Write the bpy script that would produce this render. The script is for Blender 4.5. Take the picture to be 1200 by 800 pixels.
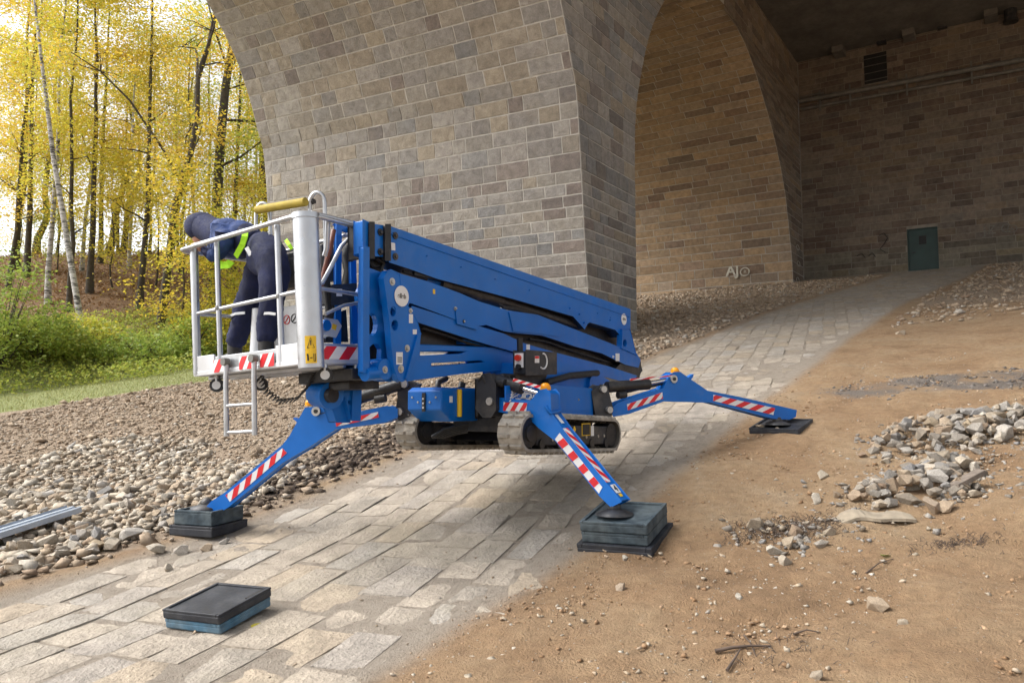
import bpy, bmesh, math, random
import numpy as np
from mathutils import Vector, Matrix, noise as mnoise
from mathutils.geometry import tessellate_polygon
random.seed(7); RNG = np.random.default_rng(11)
scene = bpy.context.scene
for o in list(bpy.data.objects): bpy.data.objects.remove(o)
COL = scene.collection

# ------------------------------------------------------------------ camera, world, sun, exposure
# World axes: X runs along the bridge and the path (uphill), Y to the left of it, Z up. The camera stands at the origin.
EYE = Vector((0, 0, 1.75)); FPX = 900.0                    # focal length in photograph pixels (1200 wide)
YAW = math.atan2(2, 3); PITCH = math.atan(70/900)
cy, sy = math.cos(YAW), math.sin(YAW)
cp, sp = math.cos(PITCH), math.sin(PITCH)
FW = Vector((cy*cp, sy*cp, sp)); RT = Vector((sy, -cy, 0)); UP = RT.cross(FW)
cam = bpy.data.cameras.new('camera'); cam_o = bpy.data.objects.new('camera', cam); COL.objects.link(cam_o)
cam.sensor_width = 36; cam.lens = 36*FPX/1200; cam.clip_start = .05; cam.clip_end = 3000
cam_o.matrix_world = Matrix(((RT.x, UP.x, -FW.x, EYE.x), (RT.y, UP.y, -FW.y, EYE.y), (RT.z, UP.z, -FW.z, EYE.z), (0, 0, 0, 1)))
scene.camera = cam_o

SUN_EL, SUN_AZ = math.radians(48), math.radians(125)       # azimuth measured from +X towards +Y
world = bpy.data.worlds.new('World'); scene.world = world; world.use_nodes = True
wn = world.node_tree.nodes; wl = world.node_tree.links; wn.clear()
wo = wn.new('ShaderNodeOutputWorld'); bg = wn.new('ShaderNodeBackground'); sky = wn.new('ShaderNodeTexSky')
sky.sky_type = 'NISHITA'; sky.sun_disc = False; sky.sun_elevation = SUN_EL; sky.sun_rotation = math.pi/2 - SUN_AZ
sky.dust_density = 4; sky.air_density = 1.0
# an overcast sky: most of the blue is greyed out by an even cloud layer
bw = wn.new('ShaderNodeRGBToBW'); mx = wn.new('ShaderNodeMix'); mx.data_type = 'RGBA'; mx.inputs[0].default_value = .82
wl.new(sky.outputs[0], bw.inputs[0]); wl.new(sky.outputs[0], mx.inputs[6]); wl.new(bw.outputs[0], mx.inputs[7])
wl.new(mx.outputs[2], bg.inputs[0]); bg.inputs[1].default_value = .15; wl.new(bg.outputs[0], wo.inputs[0])
sun = bpy.data.lights.new('sun', 'SUN'); sun_o = bpy.data.objects.new('sun', sun); COL.objects.link(sun_o)
sun.energy = .95; sun.angle = math.radians(40); sun.color = (1, .965, .92)
sd = Vector((math.cos(SUN_EL)*math.cos(SUN_AZ), math.cos(SUN_EL)*math.sin(SUN_AZ), math.sin(SUN_EL)))
sun_o.rotation_euler = sd.to_track_quat('Z', 'Y').to_euler()
scene.view_settings.view_transform = 'Standard'; scene.view_settings.look = 'None'
scene.view_settings.exposure = 1.42; scene.view_settings.gamma = 1

# ------------------------------------------------------------------ measuring helpers (photograph pixel -> point on a known plane)
def ray(px, py): return RT*((px-600)/FPX) + UP*((400-py)/FPX) + FW
def on_b(px, py, b): v = ray(px, py); return EYE + v*((b-EYE.y)/v.y)
def on_a(px, py, a): v = ray(px, py); return EYE + v*((a-EYE.x)/v.x)
def on_z(px, py, z): v = ray(px, py); return EYE + v*((z-EYE.z)/v.z)
def on_d(px, py, d): return EYE + ray(px, py)*d
def on_plane(px, py, p, n): v = ray(px, py); return EYE + v*((Vector(p)-EYE).dot(n)/v.dot(n))
def plan(px, d):
    x = (px-600)/FPX*d
    return sy*x + cy*d, -cy*x + sy*d

# ------------------------------------------------------------------ noise and the ground's height
def _hash(ix, iy, s):
    h = np.sin(ix*127.1 + iy*311.7 + s*74.7)*43758.5453
    return h - np.floor(h)
def vnoise(x, y, s=0):
    x = np.asarray(x, float); y = np.asarray(y, float)
    ix, iy = np.floor(x), np.floor(y); fx, fy = x-ix, y-iy
    fx = fx*fx*(3-2*fx); fy = fy*fy*(3-2*fy)
    return (_hash(ix, iy, s)*(1-fx) + _hash(ix+1, iy, s)*fx)*(1-fy) + (_hash(ix, iy+1, s)*(1-fx) + _hash(ix+1, iy+1, s)*fx)*fy
def fbm(x, y, s=0, n=3):
    r = 0; w = .5
    for k in range(n): r = r + w*(vnoise(np.asarray(x)*2**k, np.asarray(y)*2**k, s+k)-.5)*2; w *= .5
    return r
def sstep(x, a, b): t = np.clip((np.asarray(x, float)-a)/(b-a), 0, 1); return t*t*(3-2*t)
_pa = np.array([-800, -60, -20, 0, 3.16, 5.5, 9.7, 20, 30, 43.8, 60, 120, 900.]); _pz = np.array([-6, -3, -1.2, 0, .21, .52, 1.42, 3.53, 5.58, 8.41, 10.5, 15, 20])
_xs = np.linspace(-800, 900, 17001); _ys = np.interp(_xs, _pa, _pz)
_k = np.hanning(21); _k /= _k.sum(); _ys2 = np.convolve(np.pad(_ys, 10, mode='edge'), _k, 'valid')
def path_right(a): return 3.1 - sstep(a, 20, 42)*1.7 + .12*fbm(np.asarray(a)*.5, 0*np.asarray(a), 5)
def path_left(a): return 6.75 - sstep(a, 24, 42)*1.5 + .1*fbm(np.asarray(a)*.6, 0*np.asarray(a)+9, 6)
def gz(a, b):
    a = np.asarray(a, float); b = np.asarray(b, float)
    z = np.interp(a, _xs, _ys2)
    h = .25*np.clip(b-27.5, 0, 28); z = z + h*sstep(b, 25, 33)
    near = np.exp(-np.clip(np.hypot(a, b)-22, 0, None)/8)
    onpath = sstep(b, path_right(a)-.35, path_right(a)+.5)*(1-sstep(b, path_left(a)-.15, path_left(a)+.35))
    off = (1-onpath)
    z = z + off*(.035 + near*((.045 + .035*sstep(-b, -2.6, -1.2))*fbm(a*.8, b*.8, 1) + .014*fbm(a*4, b*4, 2)))
    z = z + .12*np.exp(-((b-7.9)/.8)**2)*sstep(a, 3.5, 5)*(1-sstep(a, 11, 15))          # low bank along the path
    z = z + .25*fbm(a*.12, b*.12, 3)*sstep(b, 9, 16)
    return z + onpath*(.003 + .010*fbm(a*1.1, b*1.1, 12) + .007*fbm(a*5, b*5, 13))
def g(a, b): return float(gz(a, b))
def on_ground(px, py, lift=0):
    v = ray(px, py); lo = 1.0
    t = lo
    while t < 200:
        p = EYE + v*t
        if p.z < g(p.x, p.y) + lift: break
        t *= 1.01
    a_, b_ = t/1.01, t
    for _ in range(20):
        m = (a_+b_)/2; p = EYE + v*m
        if p.z < g(p.x, p.y) + lift: b_ = m
        else: a_ = m
    return EYE + v*b_

# ------------------------------------------------------------------ materials
def new_mat(name):
    m = bpy.data.materials.new(name); m.use_nodes = True
    nt = m.node_tree; return m, nt, nt.nodes['Principled BSDF']
def lk(nt, a, b): nt.links.new(a, b)
def noise_node(nt, scale, detail=6, rough=.6, coord='Object', dim=None):
    tc = nt.nodes.new('ShaderNodeTexCoord'); n = nt.nodes.new('ShaderNodeTexNoise')
    n.inputs['Scale'].default_value = scale; n.inputs['Detail'].default_value = detail; n.inputs['Roughness'].default_value = rough
    lk(nt, tc.outputs[coord], n.inputs['Vector']); return n
def ramp(nt, src, stops):
    r = nt.nodes.new('ShaderNodeValToRGB'); e = r.color_ramp.elements
    while len(e) < len(stops): e.new(.5)
    for el, (p, c) in zip(e, stops): el.position = p; el.color = (*c, 1)
    lk(nt, src, r.inputs[0]); return r
def mixc(nt, fac, a, b, mode='MIX'):
    m = nt.nodes.new('ShaderNodeMix'); m.data_type = 'RGBA'; m.blend_type = mode
    for i, v in ((0, fac), (6, a), (7, b)):
        if hasattr(v, 'is_output'): lk(nt, v, m.inputs[i])
        elif i == 0: m.inputs[0].default_value = v
        else: m.inputs[i].default_value = (*v, 1)
    return m.outputs[2]
def bump(nt, bsdf, h, strength=.5, dist=.01):
    b = nt.nodes.new('ShaderNodeBump'); b.inputs['Strength'].default_value = strength; b.inputs['Distance'].default_value = dist
    lk(nt, h, b.inputs['Height']); lk(nt, b.outputs[0], bsdf.inputs['Normal']); return b
def M_(name, c, rough=.5, metal=0, var=.25, scale=6, dirt=None, dirt_amt=.0, bmp=0, bscale=80, bdist=.002, coat=0):
    """painted/plain material: base colour with broad mottling, optional dusty film, optional fine relief"""
    m, nt, p = new_mat(name)
    n = noise_node(nt, scale)
    lo = tuple(x*(1-var) for x in c); hi = tuple(min(1, x*(1+var)) for x in c)
    col = ramp(nt, n.outputs[0], [(.3, lo), (.7, hi)]).outputs[0]
    if dirt:
        n2 = noise_node(nt, 3.5, 8, .7); f = ramp(nt, n2.outputs[0], [(.62-dirt_amt*.4, (0, 0, 0)), (.78, (dirt_amt,)*3)])
        col = mixc(nt, f.outputs[0], col, dirt)
    lk(nt, col, p.inputs['Base Color'])
    rr = ramp(nt, noise_node(nt, scale*4).outputs[0], [(.3, (max(rough-.1, .05),)*3), (.7, (min(rough+.12, 1),)*3)])
    lk(nt, rr.outputs[0], p.inputs['Roughness']); p.inputs['Metallic'].default_value = metal
    if coat: p.inputs['Coat Weight'].default_value = coat; p.inputs['Coat Roughness'].default_value = .15
    if bmp: bump(nt, p, noise_node(nt, bscale, 4).outputs[0], bmp, bdist)
    return m
MT = {}
DUST = (.30, .25, .19)
MT['blue'] = M_('blue_paint', (.0, .125, .48), .42, 0, .12, 2.5, DUST, .16, coat=.1)
MT['blue'].node_tree.nodes['Principled BSDF'].inputs['Specular IOR Level'].default_value = .35
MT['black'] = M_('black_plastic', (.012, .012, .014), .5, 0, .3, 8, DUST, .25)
MT['hose'] = M_('black_rubber', (.015, .015, .016), .6, 0, .3, 8)
MT['steel'] = M_('dark_steel', (.03, .032, .038), .5, .3, .3, 8, DUST, .35)
MT['bolt'] = M_('zinc_bolt', (.45, .44, .42), .4, .8, .2, 20)
MT['rod'] = M_('chrome_rod', (.6, .6, .6), .18, 1, .1, 20)
MT['alu'] = M_('brushed_aluminium', (.50, .515, .535), .36, .8, .12, 5, (.35, .33, .3), .2)
MT['alupanel'] = M_('matt_aluminium_sheet', (.58, .59, .60), .5, .5, .1, 4, (.35, .32, .28), .35)
MT['galv'] = M_('galvanised_sheet', (.42, .47, .53), .45, .5, .12, 6, DUST, .2)
MT['track'] = M_('dusty_track_rubber', (.37, .335, .285), .9, 0, .3, 12, (.10, .09, .075), .7, .6, 40, .01)
MT['trackin'] = M_('inner_track_rubber', (.05, .047, .042), .9, 0, .4, 12, DUST, .5)
MT['white'] = M_('white_sticker', (.72, .72, .72), .4, 0, .06, 8)
MT['red'] = M_('red_reflective', (.62, .012, .02), .4, 0, .12, 8)
MT['yellow'] = M_('yellow_sticker', (.75, .47, .015), .45, 0, .1, 8)
MT['print'] = M_('black_print', (.01, .01, .01), .5, 0, .1, 8)
MT['foam'] = M_('yellow_foam', (.34, .25, .03), .75, 0, .25, 10)
MT['amber'] = M_('amber_lens', (.85, .33, .01), .2, 0, .1, 8)
MT['redbtn'] = M_('red_button', (.55, .03, .01), .35, 0, .1, 8)
MT['brownhose'] = M_('red_brown_hose', (.16, .045, .025), .5, 0, .3, 9)
MT['navy'] = M_('navy_workwear', (.006, .010, .045), .85, 0, .35, 9, None, 0, .6, 60, .006)
MT['navyj'] = M_('navy_jacket', (.018, .042, .14), .8, 0, .35, 7, None, 0, .6, 50, .006)
MT['hivis'] = M_('hi_vis_webbing', (.42, .85, .02), .7, 0, .1, 9)
MT['reflex'] = M_('grey_reflex_tape', (.55, .56, .57), .45, 0, .1, 9)
MT['skin'] = M_('skin', (.42, .22, .15), .55, 0, .1, 20)
MT['boot'] = M_('black_boot', (.012, .011, .011), .55, 0, .3, 10, DUST, .4)
MT['padteal'] = M_('teal_pad_plastic', (.026, .044, .058), .75, 0, .45, 14, (.20, .22, .21), .5, .5, 90, .004)
MT['padblack'] = M_('black_pad_plastic', (.014, .016, .022), .6, 0, .4, 9, (.14, .14, .14), .35, .3, 60, .003)
MT['padblue'] = M_('blue_grey_pad_plastic', (.05, .125, .19), .75, 0, .35, 16, (.25, .27, .26), .5, .4, 90, .004)
MT['concrete'] = M_('soffit_concrete', (.17, .16, .145), .9, 0, .3, .8, (.07, .065, .06), .7, .4, 12, .02)
MT['mortar'] = M_('pale_mortar', (.47, .445, .40), .95, 0, .2, 5, None, 0, .5, 60, .01)
MT['mortardark'] = M_('shade_dark_mortar', (.25, .225, .19), .95, 0, .25, 3, None, 0, .5, 60, .01)  # abutment mortar, with the shade below the deck put into its colour
MT['door'] = M_('green_steel_door', (.012, .040, .036), .5, 0, .2, 2)
MT['pipe'] = M_('grey_pipe', (.17, .165, .15), .6, .1, .3, 3)
MT['glassdark'] = M_('dark_opening', (.01, .01, .01), .6, 0, .2, 3)
MT['chalk'] = M_('chalk_paint', (.52, .50, .43), .9, 0, .15, 30)
MT['chalkfaint'] = M_('faded_chalk', (.20, .19, .165), .9, 0, .3, 12)
MT['bark'] = M_('dark_bark', (.055, .042, .032), .95, 0, .5, 5, (.10, .11, .06), .5, .8, 14, .03)
MT['wood'] = M_('weathered_wood', (.16, .13, .105), .9, 0, .35, 14, None, 0, .5, 60, .006)
MT['twig'] = M_('dry_twig', (.085, .06, .045), .95, 0, .5, 12)
MT['tile'] = M_('broken_clay', (.27, .225, .165), .9, 0, .25, 12, None, 0, .5, 60, .005)

def stone_mat(name, relief, dist, scale, stain):
    """per-stone colour from the 'col' attribute, grain, stains and a rough dressed face"""
    m, nt, p = new_mat(name)
    at = nt.nodes.new('ShaderNodeAttribute'); at.attribute_name = 'col'
    n1 = noise_node(nt, scale, 8, .65); n2 = noise_node(nt, scale*.22, 6, .6); n3 = noise_node(nt, scale*7, 4, .6)
    c = mixc(nt, 1.0, at.outputs['Color'], ramp(nt, n1.outputs[0], [(.25, (.62,)*3), (.75, (1.28,)*3)]).outputs[0], 'MULTIPLY')
    c = mixc(nt, 1.0, c, ramp(nt, n3.outputs[0], [(.3, (.85,)*3), (.7, (1.12,)*3)]).outputs[0], 'MULTIPLY')
    f = ramp(nt, n2.outputs[0], [(.5, (0, 0, 0)), (.75, (stain,)*3)]).outputs[0]
    c = mixc(nt, f, c, (.30, .26, .19))
    lk(nt, c, p.inputs['Base Color']); p.inputs['Roughness'].default_value = .92
    a = nt.nodes.new('ShaderNodeMath'); a.operation = 'ADD'; lk(nt, n1.outputs[0], a.inputs[0]); lk(nt, n3.outputs[0], a.inputs[1])
    bump(nt, p, a.outputs[0], relief, dist)
    return m
MT['stone'] = stone_mat('rough_sandstone', .8, .05, 4.5, .35)
MT['slab'] = stone_mat('worn_paving_stone', .8, .03, 5, .6)

def rock_mat(name, stops):
    m, nt, p = new_mat(name)
    ge = nt.nodes.new('ShaderNodeNewGeometry'); oi = nt.nodes.new('ShaderNodeObjectInfo')
    ad = nt.nodes.new('ShaderNodeMath'); ad.operation = 'ADD'; fr = nt.nodes.new('ShaderNodeMath'); fr.operation = 'FRACT'
    lk(nt, ge.outputs['Random Per Island'], ad.inputs[0]); lk(nt, oi.outputs['Random'], ad.inputs[1]); lk(nt, ad.outputs[0], fr.inputs[0])
    r = ramp(nt, fr.outputs[0], stops)
    n = noise_node(nt, 14, 6, .65)
    c = mixc(nt, 1.0, r.outputs[0], ramp(nt, n.outputs[0], [(.25, (.6,)*3), (.75, (1.3,)*3)]).outputs[0], 'MULTIPLY')
    lk(nt, c, p.inputs['Base Color']); p.inputs['Roughness'].default_value = .93
    bump(nt, p, noise_node(nt, 40, 5).outputs[0], .7, .012)
    return m
MT['rocktan'] = rock_mat('tan_crushed_stone', [(0, (.25, .175, .115)), (.25, (.34, .255, .175)), (.5, (.39, .305, .215)), (.75, (.30, .225, .155)), (.93, (.46, .40, .32)), (1, (.33, .295, .255))])
MT['rockpale'] = rock_mat('pale_crushed_stone', [(0, (.29, .235, .17)), (.3, (.40, .34, .26)), (.6, (.45, .405, .335)), (.85, (.36, .28, .19)), (1, (.38, .355, .32))])
MT['rockgrey'] = rock_mat('grey_rubble', [(0, (.20, .17, .135)), (.25, (.29, .26, .22)), (.5, (.23, .22, .21)), (.7, (.31, .24, .155)), (.85, (.36, .33, .29)), (1, (.19, .155, .115))])
MT['clod'] = rock_mat('sandy_clods', [(0, (.24, .14, .07)), (.4, (.32, .20, .11)), (.8, (.37, .255, .16)), (1, (.43, .36, .27))])
MT['gritstone'] = rock_mat('dark_grey_grit', [(0, (.10, .088, .078)), (.4, (.16, .14, .125)), (.8, (.21, .185, .16)), (1, (.30, .26, .22))])
MT['rockdark'] = rock_mat('dark_earthy_stone', [(0, (.09, .065, .045)), (.4, (.16, .115, .08)), (.8, (.12, .09, .065)), (1, (.22, .17, .12))])

def leaf_mat(name, stops, trans=.45):
    m, nt, p = new_mat(name)
    ge = nt.nodes.new('ShaderNodeNewGeometry'); oi = nt.nodes.new('ShaderNodeObjectInfo')
    ad = nt.nodes.new('ShaderNodeMath'); ad.operation = 'MULTIPLY_ADD'; ad.inputs[1].default_value = .55
    lk(nt, ge.outputs['Random Per Island'], ad.inputs[0])
    ml = nt.nodes.new('ShaderNodeMath'); ml.operation = 'MULTIPLY'; ml.inputs[1].default_value = .45
    lk(nt, oi.outputs['Random'], ml.inputs[0]); lk(nt, ml.outputs[0], ad.inputs[2])
    r = ramp(nt, ad.outputs[0], stops)
    lk(nt, r.outputs[0], p.inputs['Base Color']); p.inputs['Roughness'].default_value = .6
    t = nt.nodes.new('ShaderNodeBsdfTranslucent'); lk(nt, r.outputs[0], t.inputs[0])
    ms = nt.nodes.new('ShaderNodeMixShader'); ms.inputs[0].default_value = trans
    lk(nt, p.outputs[0], ms.inputs[1]); lk(nt, t.outputs[0], ms.inputs[2]); lk(nt, ms.outputs[0], nt.nodes['Material Output'].inputs[0])
    return m
MT['leafyellow'] = leaf_mat('autumn_leaves', [(0, (.38, .40, .07)), (.25, (.57, .49, .06)), (.55, (.72, .55, .07)), (.8, (.66, .42, .07)), (1, (.36, .38, .08))])
MT['leafgreen'] = leaf_mat('green_yellow_leaves', [(0, (.26, .34, .06)), (.3, (.42, .46, .07)), (.6, (.58, .52, .07)), (1, (.66, .52, .05))])
MT['leafbush'] = leaf_mat('bush_leaves', [(0, (.18, .28, .05)), (.4, (.30, .38, .07)), (.75, (.48, .47, .09)), (1, (.15, .23, .05))])
MT['grassblade'] = leaf_mat('grass_blades', [(0, (.18, .22, .06)), (.5, (.28, .30, .10)), (1, (.42, .37, .18))], .3)
MT['litter'] = leaf_mat('fallen_leaves', [(0, (.20, .10, .045)), (.4, (.30, .17, .06)), (.8, (.16, .085, .05)), (1, (.42, .28, .07))], .2)

def birch_mat():
    m, nt, p = new_mat('birch_bark')
    tc = nt.nodes.new('ShaderNodeTexCoord'); mp = nt.nodes.new('ShaderNodeMapping'); mp.inputs['Scale'].default_value = (2, 2, 7)
    n = nt.nodes.new('ShaderNodeTexNoise'); n.inputs['Scale'].default_value = 1.2; n.inputs['Detail'].default_value = 8; n.inputs['Roughness'].default_value = .75
    lk(nt, tc.outputs['Object'], mp.inputs[0]); lk(nt, mp.outputs[0], n.inputs['Vector'])
    lk(nt, ramp(nt, n.outputs[0], [(.42, (.05, .045, .04)), (.52, (.42, .40, .37)), (.7, (.55, .53, .50))]).outputs[0], p.inputs['Base Color'])
    p.inputs['Roughness'].default_value = .85; return m
MT['birch'] = birch_mat()

def ground_mat():
    """one sheet, the zone colours come from the 'zone' attribute (r grass, g crushed stone, b path bedding) and 'zone2' (r leaf litter, g dark soil, b grey grit)"""
    m, nt, p = new_mat('ground_soil')
    z = nt.nodes.new('ShaderNodeAttribute'); z.attribute_name = 'zone'; z2 = nt.nodes.new('ShaderNodeAttribute'); z2.attribute_name = 'zone2'
    s1 = nt.nodes.new('ShaderNodeSeparateColor'); s2 = nt.nodes.new('ShaderNodeSeparateColor')
    lk(nt, z.outputs['Color'], s1.inputs[0]); lk(nt, z2.outputs['Color'], s2.inputs[0])
    nb = noise_node(nt, .9, 8, .65); nf = noise_node(nt, 11, 8, .7); ng = noise_node(nt, 60, 4, .7)
    sand = ramp(nt, nb.outputs[0], [(.25, (.205, .122, .06)), (.42, (.31, .196, .104)), (.58, (.355, .243, .138)), (.75, (.40, .31, .21))]).outputs[0]
    sand = mixc(nt, 1.0, sand, ramp(nt, nf.outputs[0], [(.28, (.72, .70, .68)), (.72, (1.2,)*3)]).outputs[0], 'MULTIPLY')
    vo = nt.nodes.new('ShaderNodeTexVoronoi'); vo.inputs['Scale'].default_value = 26; tc = nt.nodes.new('ShaderNodeTexCoord'); lk(nt, tc.outputs['Object'], vo.inputs['Vector'])
    vr = ramp(nt, vo.outputs['Distance'], [(.10, (1,)*3), (.17, (0,)*3)])
    vs = nt.nodes.new('ShaderNodeSeparateColor'); lk(nt, vo.outputs['Color'], vs.inputs[0])
    gt = nt.nodes.new('ShaderNodeMath'); gt.operation = 'GREATER_THAN'; gt.inputs[1].default_value = .72; lk(nt, vs.outputs[0], gt.inputs[0])
    mu = nt.nodes.new('ShaderNodeMath'); mu.operation = 'MULTIPLY'; lk(nt, vr.outputs[0], mu.inputs[0]); lk(nt, gt.outputs[0], mu.inputs[1])
    sand = mixc(nt, mu.outputs[0], sand, (.44, .385, .31))
    def breakup(src):
        a = nt.nodes.new('ShaderNodeMath'); a.operation = 'MULTIPLY_ADD'; a.inputs[1].default_value = .55; lk(nt, nf.outputs[0], a.inputs[0]); lk(nt, src, a.inputs[2])
        return ramp(nt, a.outputs[0], [(.62, (0,)*3), (.92, (1,)*3)]).outputs[0]
    grass = ramp(nt, nf.outputs[0], [(.3, (.14, .165, .05)), (.55, (.23, .25, .085)), (.75, (.34, .30, .14))]).outputs[0]
    stone = ramp(nt, nf.outputs[0], [(.3, (.22, .155, .10)), (.5, (.30, .225, .155)), (.75, (.37, .295, .215))]).outputs[0]
    bed = ramp(nt, nf.outputs[0], [(.3, (.20, .16, .12)), (.45, (.31, .26, .205)), (.7, (.37, .315, .25))]).outputs[0]
    lit = ramp(nt, nf.outputs[0], [(.3, (.10, .055, .03)), (.55, (.20, .115, .055)), (.75, (.30, .18, .07))]).outputs[0]
    dark = ramp(nt, nf.outputs[0], [(.3, (.045, .03, .02)), (.7, (.12, .08, .055))]).outputs[0]
    grit = ramp(nt, ng.outputs[0], [(.3, (.10, .082, .068)), (.7, (.24, .20, .165))]).outputs[0]
    c = mixc(nt, breakup(s1.outputs[1]), sand, stone)
    c = mixc(nt, s1.outputs[2], c, bed)
    c = mixc(nt, breakup(s2.outputs[2]), c, grit)
    c = mixc(nt, breakup(s2.outputs[1]), c, dark)
    c = mixc(nt, breakup(s1.outputs[0]), c, grass)
    c = mixc(nt, breakup(s2.outputs[0]), c, lit)
    lk(nt, c, p.inputs['Base Color']); p.inputs['Roughness'].default_value = .96
    a1 = nt.nodes.new('ShaderNodeMath'); a1.operation = 'ADD'; lk(nt, nf.outputs[0], a1.inputs[0]); lk(nt, ng.outputs[0], a1.inputs[1])
    a2 = nt.nodes.new('ShaderNodeMath'); a2.operation = 'ADD'; lk(nt, a1.outputs[0], a2.inputs[0]); lk(nt, mu.outputs[0], a2.inputs[1])
    bump(nt, p, a2.outputs[0], .9, .045)
    return m
MT['ground'] = ground_mat()

# ------------------------------------------------------------------ object helpers
def tag(o, label=None, cat=None, group=None, kind=None):
    if label: o['label'] = label
    if cat: o['category'] = cat
    if group: o['group'] = group
    if kind: o['kind'] = kind
    return o
def thing(name, loc, label, cat, group=None):
    o = bpy.data.objects.new(name, None); o.empty_display_size = .2; COL.objects.link(o); o.location = loc
    return tag(o, label, cat, group)
class MB:
    """collects faces of one part; points are world points, build() stores them relative to the parent's base"""
    def __init__(s): s.v = []; s.f = []; s.m = []; s.s = []
    def face(s, pts, mi=0, smooth=False):
        i = len(s.v); s.v += [tuple(p) for p in pts]; s.f.append(tuple(range(i, i+len(pts)))); s.m.append(mi); s.s.append(smooth)
    def mesh(s, verts, faces, mi=0, smooth=False):
        i = len(s.v); s.v += [tuple(p) for p in verts]
        for f in faces: s.f.append(tuple(i+k for k in f)); s.m.append(mi); s.s.append(smooth)
    def hexa(s, b, t, mi=0): s.mesh(list(b)+list(t), [(3, 2, 1, 0), (4, 5, 6, 7), (0, 1, 5, 4), (1, 2, 6, 5), (2, 3, 7, 6), (3, 0, 4, 7)], mi)
    def box(s, x0, x1, y0, y1, z0, z1, mi=0, T=None):
        c = [Vector(p) for p in ((x0, y0, z0), (x1, y0, z0), (x1, y1, z0), (x0, y1, z0), (x0, y0, z1), (x1, y0, z1), (x1, y1, z1), (x0, y1, z1))]
        if T: c = [T(*p) for p in c]
        s.hexa(c[:4], c[4:], mi)
    def prism(s, pts, off, holes=(), mi=0):
        """flat outline (with holes) given thickness by the vector off"""
        pts = [Vector(p) for p in pts]; off = Vector(off); loops = [pts]+[[Vector(p) for p in h] for h in holes]
        allp = [p for L in loops for p in L]; n = len(allp)
        tris = tessellate_polygon(loops)
        nrm = Vector((0, 0, 0))
        for i in range(len(pts)): nrm += (pts[i]-pts[0]).cross(pts[(i+1) % len(pts)]-pts[0])
        flip = nrm.dot(off) > 0
        fs = []
        if not holes:
            ring = list(range(n)); fs.append(tuple(ring[::-1] if flip else ring)); fs.append(tuple((k+n) for k in (ring if flip else ring[::-1])))
        else:
            for t in tris:
                a, b, c = t; nn = (allp[b]-allp[a]).cross(allp[c]-allp[a])
                if (nn.dot(off) > 0): a, b = b, a
                fs.append((a, b, c)); fs.append((c+n, b+n, a+n))
        k = 0
        for L in loops:
            for i in range(len(L)):
                j = (i+1) % len(L); q = (k+i, k+j, k+j+n, k+i+n); fs.append(q if not flip else q[::-1])
            k += len(L)
        s.mesh(allp+[p+off for p in allp], fs, mi)
    def tube(s, path, r, seg=10, mi=0, caps=True, smooth=True):
        path = [Vector(p) for p in path]; n = len(path); rs = r if isinstance(r, (list, tuple)) else [r]*n
        vs = []; fs = []; ref = None
        for i in range(n):
            d = (path[min(i+1, n-1)]-path[max(i-1, 0)]).normalized()
            if ref is None: ref = Vector((0, 0, 1)) if abs(d.z) < .9 else Vector((1, 0, 0))
            x = (ref - d*ref.dot(d)).normalized(); y = d.cross(x); ref = x
            for k in range(seg):
                t = 2*math.pi*k/seg; vs.append(path[i]+(x*math.cos(t)+y*math.sin(t))*rs[i])
        for i in range(n-1):
            for k in range(seg): a = i*seg+k; b = i*seg+(k+1) % seg; fs.append((a, b, b+seg, a+seg))
        s.mesh(vs, fs, mi, smooth)
        if caps: s.face(vs[:seg][::-1], mi); s.face(vs[-seg:], mi)
    def ball(s, c, r, mi=0, seg=10, rings=6, T=None):
        c = Vector(c); vs = []; fs = []; rr = r if isinstance(r, (tuple, list)) else (r, r, r)
        for i in range(rings+1):
            ph = math.pi*i/rings
            for k in range(seg): t = 2*math.pi*k/seg; vs.append(c+Vector((rr[0]*math.sin(ph)*math.cos(t), rr[1]*math.sin(ph)*math.sin(t), rr[2]*math.cos(ph))))
        for i in range(rings):
            for k in range(seg): a = i*seg+k; b = i*seg+(k+1) % seg; fs.append((a, a+seg, b+seg, b))
        s.mesh(vs, fs, mi, True)
    def build(s, name, mats, parent=None, bevel=0, col=None, weld=False, loc=None):
        base = Vector(loc) if loc is not None else (parent_base(parent) if parent else Vector((0, 0, 0)))
        me = bpy.data.meshes.new(name)
        me.from_pydata([tuple(Vector(p)-base) for p in s.v], [], s.f)
        if not isinstance(mats, (list, tuple)): mats = [mats]
        for m in mats: me.materials.append(MT[m] if isinstance(m, str) else m)
        me.polygons.foreach_set('material_index', s.m); me.polygons.foreach_set('use_smooth', s.s)
        if col is not None: set_col(me, col)
        me.update()
        o = bpy.data.objects.new(name, me); COL.objects.link(o)
        if parent: o.parent = parent
        if loc is not None and not parent: o.location = loc
        if bevel:
            b = o.modifiers.new('bevel', 'BEVEL'); b.width = bevel; b.segments = 2; b.limit_method = 'ANGLE'; b.angle_limit = math.radians(40); b.harden_normals = False
        return o
def parent_base(p):
    v = Vector((0, 0, 0))
    while p: v += Vector(p.location); p = p.parent
    return v
def set_col(me, col):
    a = me.attributes.new('col', 'FLOAT_COLOR', 'POINT')
    arr = np.ones((len(me.vertices), 4), np.float32); arr[:, :3] = col; a.data.foreach_set('color', arr.ravel())
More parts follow.
